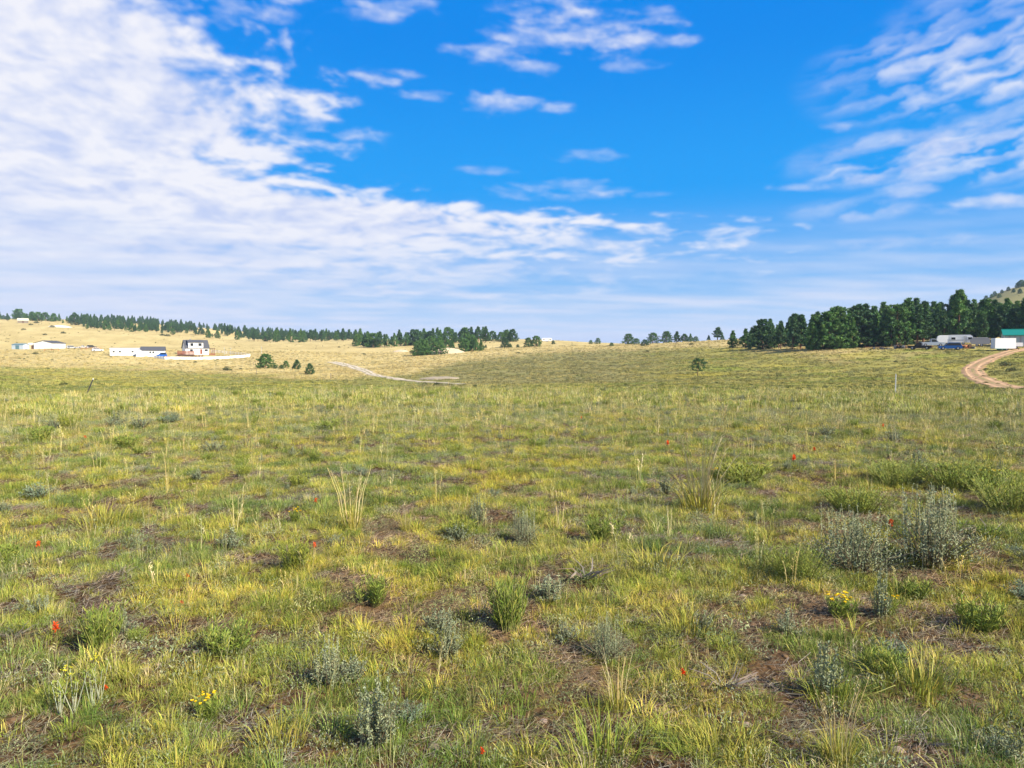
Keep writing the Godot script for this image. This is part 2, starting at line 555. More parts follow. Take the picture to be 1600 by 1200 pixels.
	c = c.lerp(white, a * 0.94)
	return Color(c.r / EXPO, c.g / EXPO, c.b / EXPO)

func build_sky() -> Sky:
	sk_a.seed = 11; sk_a.frequency = 1.0; sk_a.fractal_octaves = 4; sk_a.noise_type = FastNoiseLite.TYPE_SIMPLEX_SMOOTH
	sk_b.seed = 12; sk_b.frequency = 1.0; sk_b.fractal_octaves = 4; sk_b.noise_type = FastNoiseLite.TYPE_SIMPLEX_SMOOTH
	sk_c.seed = 13; sk_c.frequency = 1.0; sk_c.fractal_octaves = 2; sk_c.noise_type = FastNoiseLite.TYPE_SIMPLEX_SMOOTH
	sk_e.seed = 14; sk_e.frequency = 1.0; sk_e.fractal_octaves = 5; sk_e.noise_type = FastNoiseLite.TYPE_SIMPLEX_SMOOTH
	cl_list = CLOUDLETS
	var w := 4096
	var h := 2048
	var small := Image.create(1024, 512, false, Image.FORMAT_RGBAF)
	small.fill(Color(0.22, 0.19, 0.10))
	for y in 257:
		for x in 1024:
			var az := (x + 0.5) / 1024.0 * 360.0
			small.set_pixel(x, y, sky_at(az if az < 180.0 else az - 360.0, 90.0 - (y + 0.5) / 512.0 * 180.0))
	small.resize(w, h, Image.INTERPOLATE_CUBIC)
	var wide := 500
	var y0 := 620
	for y in range(y0, 1026):
		var el := 90.0 - (y + 0.5) / h * 180.0
		for x in range(-wide, wide):
			small.set_pixel((x + w) % w, y, sky_at((x + 0.5) / w * 360.0, el))
	var pm := PanoramaSkyMaterial.new()
	pm.panorama = ImageTexture.create_from_image(small)
	var s := Sky.new()
	s.sky_material = pm
	return s

# ------------------------------------------------------------------ plants
func blade(s: Shape, p: Vector3, az: float, lean: float, h: float, w: float) -> void:
	var out := Vector3(sin(az), 0, cos(az))
	var tw := az + rng.randf_range(0.6, 2.4)
	var side := Vector3(sin(tw), 0, cos(tw)) * w * 0.5
	var m := p + Vector3.UP * h * 0.55 + out * h * lean * 0.35
	var t := p + Vector3.UP * h * (1.0 - 0.35 * lean * lean) + out * h * lean
	s.quad(p - side, p + side, m + side * 0.75, m - side * 0.75)
	s.tri(m - side * 0.75, m + side * 0.75, t)

func vary(c: Color, amt: float) -> Color:
	var k := 1.0 + rng.randf_range(-amt, amt)
	var y := rng.randf_range(-amt, amt) * 0.5
	return Color(c.r * k * (1.0 + y), c.g * k, c.b * k * (1.0 - y)) 

func pick(list: Array) -> Color:
	return list[rng.randi() % list.size()]

# a tuft of blades rooted in a small disc
func tuft(n: int, rad: float, h0: float, h1: float, w: float, lean: float, cols: Array) -> Shape:
	var s := Shape.new()
	for i in n:
		var a := rng.randf() * TAU
		var d := rad * sqrt(rng.randf())
		s.col = vary(pick(cols), 0.22)
		blade(s, Vector3(sin(a) * d, -0.02, cos(a) * d), a + rng.randf_range(-0.7, 0.7), lean * rng.randf_range(0.15, 1.1) * (0.5 + d / rad), rng.randf_range(h0, h1), w * rng.randf_range(0.7, 1.2))
	return s

# flowering straw stalks with a seed head
func stalks(s: Shape, n: int, rad: float, h0: float, h1: float, cols: Array, w := 0.003) -> void:
	for i in n:
		var a := rng.randf() * TAU
		var p := Vector3(sin(a), 0, cos(a)) * rad * rng.randf()
		var out := Vector3(sin(a), 0, cos(a)) * rng.randf_range(0.05, 0.35)
		var h := rng.randf_range(h0, h1)
		s.col = vary(pick(cols), 0.15)
		var m := p + Vector3.UP * h * 0.6 + out * h * 0.4
		var t := p + Vector3.UP * h + out * h
		s.tube(p, m, w * 0.5, w * 0.45, 3)
		s.tube(m, t, w * 0.45, w * 0.3, 3)
		for k in 7:
			var q := t - (t - m).normalized() * (k * 0.018)
			var az := rng.randf() * TAU
			var o := Vector3(sin(az), 0.9, cos(az)) * 0.022
			s.tri(q, q + o + Vector3(0.004, 0, 0), q + o * 0.6 + Vector3(0, 0, 0.006))

func leaf(s: Shape, p: Vector3, d: Vector3, l: float, w: float) -> void:
	var side := d.cross(Vector3(rng.randf_range(-1, 1), rng.randf_range(-1, 1), rng.randf_range(-1, 1))).normalized() * w * 0.5
	var m := p + d * l * 0.5
	s.tri(p, m + side, p + d * l)
	s.tri(p, p + d * l, m - side)

func rnd_dir(up := 0.0) -> Vector3:
	var v := Vector3(rng.randfn(), rng.randfn(), rng.randfn()).normalized()
	v.y += up
	return v.normalized()

# silvery sage: woody stems with small grey leaves, some with beaded spikes
func sage_shapes(n: int, h: float, spread: float, spikes: int, cols: Array) -> Array:
	var st := Shape.new()
	var lf := Shape.new()
	for i in n:
		var a := rng.randf() * TAU
		var o := rng.randf_range(0.1, 1.0)
		var p := Vector3(sin(a), 0, cos(a)) * spread * 0.22 * rng.randf()
		var tip := Vector3(sin(a) * spread * o, h * rng.randf_range(0.55, 1.0) * (1.1 - 0.35 * o), cos(a) * spread * o)
		var m := p.lerp(tip, 0.5) + Vector3.UP * h * 0.06
		st.col = vary(Color(0.15, 0.12, 0.08), 0.2)
		st.tube(p, m, 0.004, 0.003, 3)
		st.tube(m, tip, 0.003, 0.0015, 3)
		for k in 40:
			var t := rng.randf_range(0.28, 1.0)
			var q := (p.lerp(m, t * 2.0) if t < 0.5 else m.lerp(tip, t * 2.0 - 1.0)) + rnd_dir() * spread * 0.08
			lf.col = vary(pick(cols), 0.2)
			leaf(lf, q, rnd_dir(0.8), rng.randf_range(0.012, 0.028), 0.0065)
	for i in spikes:
		var a := rng.randf() * TAU
		var b := Vector3(sin(a), 0, cos(a)) * spread * 0.5 * rng.randf()
		var hh := h * rng.randf_range(0.9, 1.5)
		var t := b + Vector3(rng.randf_range(-0.12, 0.12) * hh, hh, rng.randf_range(-0.12, 0.12) * hh)
		st.col = vary(Color(0.25, 0.25, 0.15), 0.2)
		st.tube(b, t, 0.0026, 0.0014, 3)
		for k in 54:
			var f := 0.2 + 0.8 * k / 54.0
			lf.col = vary(pick(cols) * 1.15, 0.15)
			leaf(lf, b.lerp(t, f), rnd_dir(0.6), rng.randf_range(0.011, 0.024), 0.009)
	return [st, lf]

# bright green bushy forb with narrow upright leaves
func green_shapes(n: int, h: float, spread: float, cols: Array, w := 0.006) -> Array:
	var st := Shape.new()
	var lf := Shape.new()
	for i in n:
		var a := rng.randf() * TAU
		var o := sqrt(rng.randf())
		var p := Vector3(sin(a), 0, cos(a)) * spread * 0.45 * o
		var tip := p + Vector3(sin(a) * spread * 0.55 * o, h * rng.randf_range(0.6, 1.0), cos(a) * spread * 0.55 * o)
		st.col = vary(Color(0.2, 0.22, 0.07), 0.2)
		st.tube(p, tip, 0.0035, 0.002, 3)
		for k in 20:
			var t := rng.randf_range(0.15, 1.0)
			lf.col = vary(pick(cols), 0.22)
			leaf(lf, p.lerp(tip, t), rnd_dir(1.1), rng.randf_range(0.035, 0.075), w)
	return [st, lf]

func flower_heads(n: int, h: float, spread: float, cols: Array, size: float) -> Shape:
	var s := Shape.new()
	for i in n:
		var a := rng.randf() * TAU
		var p := Vector3(sin(a) * spread * rng.randf(), h * rng.randf_range(0.9, 1.1), cos(a) * spread * rng.randf())
		for k in 9:
			s.col = vary(pick(cols), 0.15)
			leaf(s, p, Vector3(sin(k * 0.7 + a), 0.35 + 0.3 * rng.randf(), cos(k * 0.7 + a)).normalized(), size * rng.randf_range(0.7, 1.1), size * 0.6)
	return s

func plant(called: String, parts: Array) -> Node3D:
	# parts: [name, Shape, Material] ; kept aside as a model to copy
	var o := Node3D.new()
	o.set_meta("base", called)
	for p in parts:
		var mi := MeshInstance3D.new()
		mi.name = p[0]
		mi.mesh = p[1].mesh()
		mi.material_override = p[2]
		o.add_child(mi, true)
	return o

# pine: tapered trunk, whorls of limbs, needle clumps at the limb ends
func pine_model(called: String, seed_: int, h: float, bare: float, width: float, limbs: int, cols: Array, lean := 0.0, dens := 7, taper := 0.95) -> Node3D:
	rng.seed = seed_
	var tr := Shape.new()
	var cr := Shape.new()
	var bend := Vector3(rng.randf_range(-1, 1), 0, rng.randf_range(-1, 1)) * h * 0.02 + Vector3(lean * h, 0, 0)
	var axis := func(t: float) -> Vector3: return Vector3(0, h * t, 0) + bend * t * t
	for k in 8:
		tr.col = vary(Color(0.17, 0.10, 0.065), 0.15)
		var t0 := k / 8.0
		var t1 := (k + 1) / 8.0
		tr.tube(axis.call(t0) - (Vector3(0, 0.3, 0) if k == 0 else Vector3.ZERO), axis.call(t1), h * 0.021 * (1.08 - t0), h * 0.021 * (1.08 - t1), 7)
	for i in limbs:
		var tier := floorf(i / 5.0) / ceilf(limbs / 5.0)
		var t := lerpf(bare, 0.985, pow(clampf(tier + rng.randfn() * 0.012, 0.0, 1.0), 0.92))
		var a := i * 2.399 + rng.randf_range(-0.5, 0.5)
		var shape := pow(1.0 - t, taper) * minf(1.0, 0.55 + (t - bare) / 0.2) + 0.045
		var l := width * shape * rng.randf_range(0.6, 1.15)
		var rise := lerpf(-0.1, 0.75, t) + rng.randf_range(-0.15, 0.15)
		var p: Vector3 = axis.call(t)
		var q := p + Vector3(sin(a) * l, rise * l, cos(a) * l)
		tr.col = vary(Color(0.14, 0.09, 0.06), 0.2)
		tr.tube(p, q, 0.06 * (1.1 - t) * h / 10.0, 0.012, 3)
		var n := int(dens * 0.62 * (0.55 + shape)) + 1
		for k in n:
			var f := lerpf(0.45, 1.03, sqrt((k + rng.randf()) / n))
			var c := p.lerp(q, f) + rnd_dir(0.3) * (0.1 + 0.22 * l * (1.0 - 0.4 * f))
			var base := vary(pick(cols), 0.25)
			var rad := rng.randf_range(0.34, 0.58) * h / 10.0
			for j in 24:
				cr.col = vary(base, 0.12)
				var d := rnd_dir(0.35)
				var side := d.cross(rnd_dir()).normalized() * rad * 0.2
				var o := c + rnd_dir() * rad * 0.35
				cr.tri(o - side, o + side, o + d * rad)
	var o := Node3D.new()
	o.set_meta("base", called)
	for pr in [["trunk", tr, leaf_mat("pine_bark", 0.0, 0.95)], ["crown", cr, leaf_mat("pine_needles", 0.25, 0.55)]]:
		var mi := MeshInstance3D.new()
		mi.name = pr[0]
		mi.mesh = pr[1].mesh()
		mi.material_override = pr[2]
		o.add_child(mi, true)
	return o

# low rounded shrub of many small leaves on short stems
func shrub_model(called: String, seed_: int, cols: Array, n := 260) -> Node3D:
	rng.seed = seed_
	var st := Shape.new()
	var lf := Shape.new()
	for i in 14:
		var d := rnd_dir(0.7)
		st.col = vary(Color(0.15, 0.11, 0.08), 0.2)
		st.tube(Vector3(0, -0.05, 0), d * 0.8 + Vector3(0, 0.02, 0), 0.03, 0.01, 3)
	for i in n:
		var d := rnd_dir(0.25)
		d.y = absf(d.y)
		var rr := 0.5 + 0.45 * pow(rng.randf(), 0.6) + 0.18 * n_a.get_noise_2d(d.x * 2.0 + seed_, d.z * 2.0)
		lf.col = vary(pick(cols), 0.25)
		leaf(lf, d * rr * Vector3(1, 0.85, 1), rnd_dir(0.5), rng.randf_range(0.16, 0.3), 0.13)
	return plant(called, [["stems", st, leaf_mat("plant_stem", 0.0, 0.9)], ["foliage", lf, leaf_mat("shrub_leaf", 0.25)]])

class Scatter:
	var t: Array[Transform3D] = []
	var c := PackedColorArray()

func scatter_out(called: String, label: String, category: String, s: Shape, m: Material, sc: Scatter) -> void:
	if sc.t.is_empty():
		return
	var mm := MultiMesh.new()
	mm.transform_format = MultiMesh.TRANSFORM_3D
	mm.use_colors = true
	mm.mesh = s.mesh()
	mm.instance_count = sc.t.size()
	for i in sc.t.size():
		mm.set_instance_transform(i, sc.t[i])
		mm.set_instance_color(i, sc.c[i])
	var o := MultiMeshInstance3D.new()
	o.multimesh = mm
	o.material_override = m
	o.name = numbered(called)
	add_child(o)
	tag(o, label, category, "", "stuff")

func place(sc: Scatter, x: float, z: float, size: float, tall: float, tint: Color, sink := 0.0) -> void:
	var b := Basis(Vector3.UP, rng.randf() * TAU).scaled_local(Vector3(size, size * tall, size))
	sc.t.append(Transform3D(b, Vector3(x, ground(x, z) - sink, z)))
	sc.c.append(tint)

# ------------------------------------------------------------------ built things
func pt(x: float, y: float) -> Vector2:
	return Vector2(x, y)

# gabled building: ridge along x, front towards +z. Returns the thing.
func gabled(o: Node3D, w: float, d: float, wall_h: float, ridge: float, wall: Material, roof: Material, over := 0.35) -> void:
	var s := Shape.new()
	var outline := PackedVector2Array([pt(-d / 2, -0.6), pt(d / 2, -0.6), pt(d / 2, wall_h), pt(0, ridge), pt(-d / 2, wall_h)])
	s.prism(outline, -w / 2, w / 2)
	var walls := obj("wall", s, wall, o)
	walls.rotation.y = PI / 2
	var slope := Vector2(d / 2, wall_h - ridge).normalized()
	var r := Shape.new()
	var e := slope * (Vector2(d / 2, wall_h - ridge).length() + over)
	var up := Vector2(0, 0.16)
	var ro := PackedVector2Array([pt(-e.x, ridge + e.y + 0.01), pt(0, ridge + 0.01), pt(e.x, ridge + e.y + 0.01), pt(e.x, ridge + e.y + 0.17), pt(0, ridge + 0.18), pt(-e.x, ridge + e.y + 0.17)])
	r.prism(ro, -w / 2 - over, w / 2 + over)
	var rf := obj("roof", r, roof, o)
	rf.rotation.y = PI / 2

func window_at(o: Node3D, x: float, y: float, z: float, w: float, h: float, frame: Material, glass: Material, side := 0.0) -> void:
	var f := Node3D.new()
	f.name = "window"
	o.add_child(f, true)
	f.position = Vector3(x, y, z)
	f.rotation.y = side
	var s := Shape.new()
	for k in [[-w / 2 - 0.09, -h / 2 - 0.09, -w / 2, h / 2 + 0.09], [w / 2, -h / 2 - 0.09, w / 2 + 0.09, h / 2 + 0.09], [-w / 2, -h / 2 - 0.09, w / 2, -h / 2], [-w / 2, h / 2, w / 2, h / 2 + 0.09]]:
		s.box(Vector3(k[0], k[1], 0.0), Vector3(k[2], k[3], 0.07))
	obj("frame", s, frame, f)
	boxpart("pane", Vector3(-w / 2, -h / 2, 0.0), Vector3(w / 2, h / 2, 0.025), glass, f)

func wheel(o: Node3D, x: float, z: float, r: float, w: float) -> void:
	var k := Node3D.new()
	k.name = "wheel"
	o.add_child(k, true)
	k.position = Vector3(x, r, z)
	var s := Shape.new()
	s.tube(Vector3(0, 0, -w / 2), Vector3(0, 0, w / 2), r, r, 14, true)
	obj("tyre", s, mat("tyre_rubber", lin(0.015, 0.015, 0.016), 0.9), k)
	var q := Shape.new()
	q.tube(Vector3(0, 0, -w / 2 - 0.012), Vector3(0, 0, w / 2 + 0.012), r * 0.58, r * 0.58, 10, true)
	obj("rim", q, mat("rim_metal", lin(0.4, 0.4, 0.42), 0.4, 0.6), k)

# road vehicle, nose towards +x
func vehicle(o: Node3D, l: float, h: float, w: float, kind: String, paint: Material) -> void:
	var glass := mat("car_glass", lin(0.02, 0.025, 0.03), 0.08)
	var g := 0.34
	var belt := h * 0.56
	var b := Shape.new()
	var low := PackedVector2Array([pt(-l / 2, g + 0.1), pt(-l / 2 + 0.12, g - 0.02), pt(l / 2 - 0.15, g - 0.02), pt(l / 2, g + 0.1), pt(l / 2 - 0.03, belt * 0.86), pt(l / 2 - 0.22, belt * 0.95), pt(l * 0.24, belt), pt(-l / 2 + 0.06, belt)])
	b.prism(low, -w / 2, w / 2)
	obj("body", b, paint, o)
	var c := Shape.new()
	var x0 := -l / 2 + 0.12
	var x1 := l * 0.24
	if kind == "pickup":
		x0 = -l * 0.09
	var top0 := x0 + (0.1 if kind == "pickup" else 0.35)
	var top1 := x1 - 0.75
	c.prism(PackedVector2Array([pt(x0, belt - 0.02), pt(x1, belt - 0.02), pt(top1, h - 0.06), pt(top1 - 0.3, h), pt(top0 + 0.2, h), pt(top0, h - 0.06)]), -w / 2 + 0.09, w / 2 - 0.09)
	obj("cabin", c, paint, o)
	for sz in [-1.0, 1.0]:
		var q := Shape.new()
		var z: float = (w / 2 - 0.085) * sz
		q.prism(PackedVector2Array([pt(x0 + 0.2, belt + 0.06), pt(x1 - 0.2, belt + 0.06), pt(top1 - 0.06, h - 0.15), pt(top0 + 0.12, h - 0.15)]), minf(z, z + 0.02 * sz), maxf(z, z + 0.02 * sz))
		obj("side_window", q, glass, o)
	var ws := Shape.new()
	ws.quad(Vector3(x1 - 0.03, belt + 0.06, -w / 2 + 0.18), Vector3(x1 - 0.03, belt + 0.06, w / 2 - 0.18), Vector3(top1 + 0.06, h - 0.1, w / 2 - 0.24), Vector3(top1 + 0.06, h - 0.1, -w / 2 + 0.24))
	var win := obj("windscreen", ws, glass, o)
	win.position = Vector3(0.03, 0.01, 0)
	for sx in [-0.31, 0.31]:
		for sz in [-1.0, 1.0]:
			wheel(o, l * sx, sz * (w / 2 - 0.1), 0.37, 0.24)
	for sz in [-1.0, 1.0]:
		boxpart("headlight", Vector3(l / 2 - 0.1, belt * 0.68, sz * w * 0.36 - 0.16), Vector3(l / 2 + 0.015, belt * 0.82, sz * w * 0.36 + 0.16), mat("lamp_glass", lin(0.6, 0.6, 0.58), 0.2), o)
		boxpart("tail_light", Vector3(-l / 2 - 0.015, belt * 0.66, sz * w * 0.42 - 0.08), Vector3(-l / 2 + 0.08, belt * 0.9, sz * w * 0.42 + 0.08), mat("tail_red", lin(0.3, 0.01, 0.01), 0.3), o)
	boxpart("bumper", Vector3(l / 2 - 0.05, g, -w / 2 + 0.05), Vector3(l / 2 + 0.06, g + 0.2, w / 2 - 0.05), mat("bumper_grey", lin(0.12, 0.12, 0.12), 0.5), o)

# travel trailer with rounded ends, long side towards +z
func trailer(o: Node3D, l: float, h: float, w: float, paint: Material, windows: Array, trim: Material) -> void:
	var s := Shape.new()
	var g := 0.55
	s.prism(PackedVector2Array([pt(-l / 2 + 0.1, g), pt(l / 2 - 0.35, g), pt(l / 2 - 0.02, g + 0.7), pt(l / 2, h * 0.62), pt(l / 2 - 0.25, h - 0.25), pt(l / 2 - 0.7, h), pt(-l / 2 + 0.45, h), pt(-l / 2 + 0.1, h - 0.15), pt(-l / 2, h * 0.6)]), -w / 2, w / 2)
	obj("body", s, paint, o)
	boxpart("stripe", Vector3(-l / 2 + 0.1, g + 0.55, w / 2), Vector3(l / 2 - 0.1, g + 0.7, w / 2 + 0.012), trim, o)
	for x in windows:
		window_at(o, x, h * 0.63, w / 2 + 0.002, 0.9, 0.55, mat("white_trim", lin(0.75, 0.75, 0.74)), mat("dark_glass", lin(0.02, 0.024, 0.03), 0.1))
	boxpart("door", Vector3(l * 0.12, g + 0.1, w / 2), Vector3(l * 0.12 + 0.7, h - 0.3, w / 2 + 0.03), mat("door_grey", lin(0.55, 0.55, 0.54)), o)
	for x in [-0.35, 0.55]:
		wheel(o, x, w / 2 - 0.15, 0.34, 0.22)
		wheel(o, x, -w / 2 + 0.15, 0.34, 0.22)
	boxpart("tow_bar", Vector3(l / 2 - 0.4, 0.42, -0.07), Vector3(l / 2 + 1.0, 0.54, 0.07), mat("bumper_grey", lin(0.12, 0.12, 0.12), 0.5), o)
	boxpart("jack_stand", Vector3(l / 2 + 0.8, -0.1, -0.05), Vector3(l / 2 + 0.9, 0.42, 0.05), mat("bumper_grey", lin(0.12, 0.12, 0.12), 0.5), o)

func panel_fence(o: Node3D, pts: Array, h: float, step: float, m: Material) -> void:
	for i in pts.size() - 1:
		var a: Vector3 = pts[i]
		var b: Vector3 = pts[i + 1]
		var n := maxi(1, int(round(a.distance_to(b) / step)))
		for k in n:
			var p := a.lerp(b, float(k) / n)
			var q := a.lerp(b, float(k + 1) / n)
			p.y = ground(p.x, p.z); q.y = ground(q.x, q.z)
			var side := (q - p).cross(Vector3.UP).normalized() * 0.035
			var s := Shape.new()
			var lo := Vector3(0, -0.05, 0)
			var hi := Vector3(0, h, 0)
			s.quad(p - side + lo, q - side + lo, q - side + hi, p - side + hi)
			s.quad(q + side + lo, p + side + lo, p + side + hi, q + side + hi)
			s.quad(p - side + hi, q - side + hi, q + side + hi, p + side + hi)
			s.quad(p + side + lo, p - side + lo, p - side + hi, p + side + hi)
			s.quad(q - side + lo, q + side + lo, q + side + hi, q - side + hi)
			obj("panel", s, m, o)
			var ps := Shape.new()
			ps.box(p + Vector3(-0.07, -0.4, -0.07), p + Vector3(0.07, h + 0.12, 0.07))
			obj("post", ps, m, o)

func rail_fence(o: Node3D, pts: Array, h: float, step: float, rails: int, m: Material) -> void:
	for i in pts.size() - 1:
		var a: Vector3 = pts[i]
		var b: Vector3 = pts[i + 1]
		var n := maxi(1, int(round(a.distance_to(b) / step)))
		for k in n + 1:
			var p := a.lerp(b, float(k) / n)
			p.y = ground(p.x, p.z)
			var ps := Shape.new()
			ps.tube(p + Vector3(0, -0.3, 0), p + Vector3(0, h, 0), 0.09, 0.08, 6, true)
			obj("post", ps, m, o)
			if k < n:
				var q := a.lerp(b, float(k + 1) / n)
				q.y = ground(q.x, q.z)
				for e in rails:
					var y := Vector3(0, h * (0.9 - 0.35 * e), 0)
					var rs := Shape.new()
					rs.tube(p + y, q + y, 0.06, 0.06, 5, true)
					obj("rail", rs, m, o)

func facing(p: Vector3) -> float:
	return atan2(-p.x, -p.z)

func _ready() -> void:
	# ---- camera
	var cam := Camera3D.new()
	cam.name = "camera"
	add_child(cam)
	cam.fov = rad_to_deg(2.0 * atan(600.0 / FOCAL))
	cam.near = 0.05
	cam.far = 9000.0
	cam.position = Vector3(0, EYE, 0)
	cam.rotation.x = -atan((600.0 - LEVEL) / FOCAL)
	# ---- sky and air
	var env := Environment.new()
	env.background_mode = Environment.BG_SKY
	env.sky = build_sky()
	env.tonemap_mode = Environment.TONE_MAPPER_LINEAR
	env.tonemap_exposure = EXPO
	env.fog_enabled = true
	env.fog_density = 0.00012
	env.fog_light_color = Color(0.74, 0.84, 1.0)
	env.sdfgi_enabled = true
	env.ssao_enabled = true
	env.ssil_enabled = true
	var we := WorldEnvironment.new()
	we.name = "sky"
	we.environment = env
	add_child(we)
	# ---- sun: high on the right, a little behind the camera
	var sun := DirectionalLight3D.new()
	sun.name = "sun"
	sun.light_color = Color(1.0, 0.955, 0.87)
	sun.light_energy = 1.6
	sun.light_angular_distance = 0.5
	sun.shadow_enabled = true
	add_child(sun)
	sun.look_at_from_position(Vector3(0.78, 0.70, 0.55) * 50.0, Vector3.ZERO)
	print("sky done ", Time.get_ticks_msec())
	# ---- land
	build_heights()
	build_terrain()
	print("land done ", Time.get_ticks_msec())
	var pale := Color(0.52, 0.44, 0.32)
	track("gravel_track", "pale gravel track winding down into the grassy draw", [at(519, 565.5), at(530, 568), at(548, 572), at(572, 580), at(600, 589), at(640, 595), at(700, 599), at(725, 600.5)], [5.0, 1.2], pale)
	track("dirt_road", "pinkish dirt road bending below the green-roofed shed", [far(1760, 235), far(1660, 218), at(1600, 546), at(1565, 554), at(1538, 564), at(1521, 575), at(1524, 586), at(1545, 597), far(1592, 92), far(1690, 80)], [3.6, 3.0], Color(0.42, 0.265, 0.145))
	bare_sheet("bare_patch", "bright oval of bare pale earth on the golden hilltop", far(95.5, 740), Vector2(8.5, 11.0), deg_to_rad(bearing(95)), 1.2, Color(0.82, 0.76, 0.6), 1)
	bare_sheet("cut_bank", "grey stony cut bank beside the gravel track", at(686, 592), Vector2(4.6, 2.6), 0.3, 0.35, Color(0.30, 0.25, 0.18), 2)
	bare_sheet("sand_bank", "pale sandy bank showing between the middle pines", far(697, 385), Vector2(10.0, 5.0), deg_to_rad(bearing(693)), 2.6, Color(0.5, 0.40, 0.27), 3)
	bare_sheet("sand_bank", "small pale sandy slope left of the middle pines", far(627, 428), Vector2(4.5, 5.0), 0.0, 1.0, Color(0.5, 0.40, 0.27), 4)
	build_trees()
	print("trees done ", Time.get_ticks_msec())
	build_homesteads()
	build_posts()
	build_grass()
	print("grass done ", Time.get_ticks_msec())
	build_plants()
	print("all done ", Time.get_ticks_msec())

# ------------------------------------------------------------------ pines and shrubs
# the landmark nearest to a bearing
func near_mark(px: float, marks: Array) -> String:
	var best: Array = marks[0]
	for m in marks:
		if absf(px - m[0]) < absf(px - best[0]):
			best = m
	return best[1]

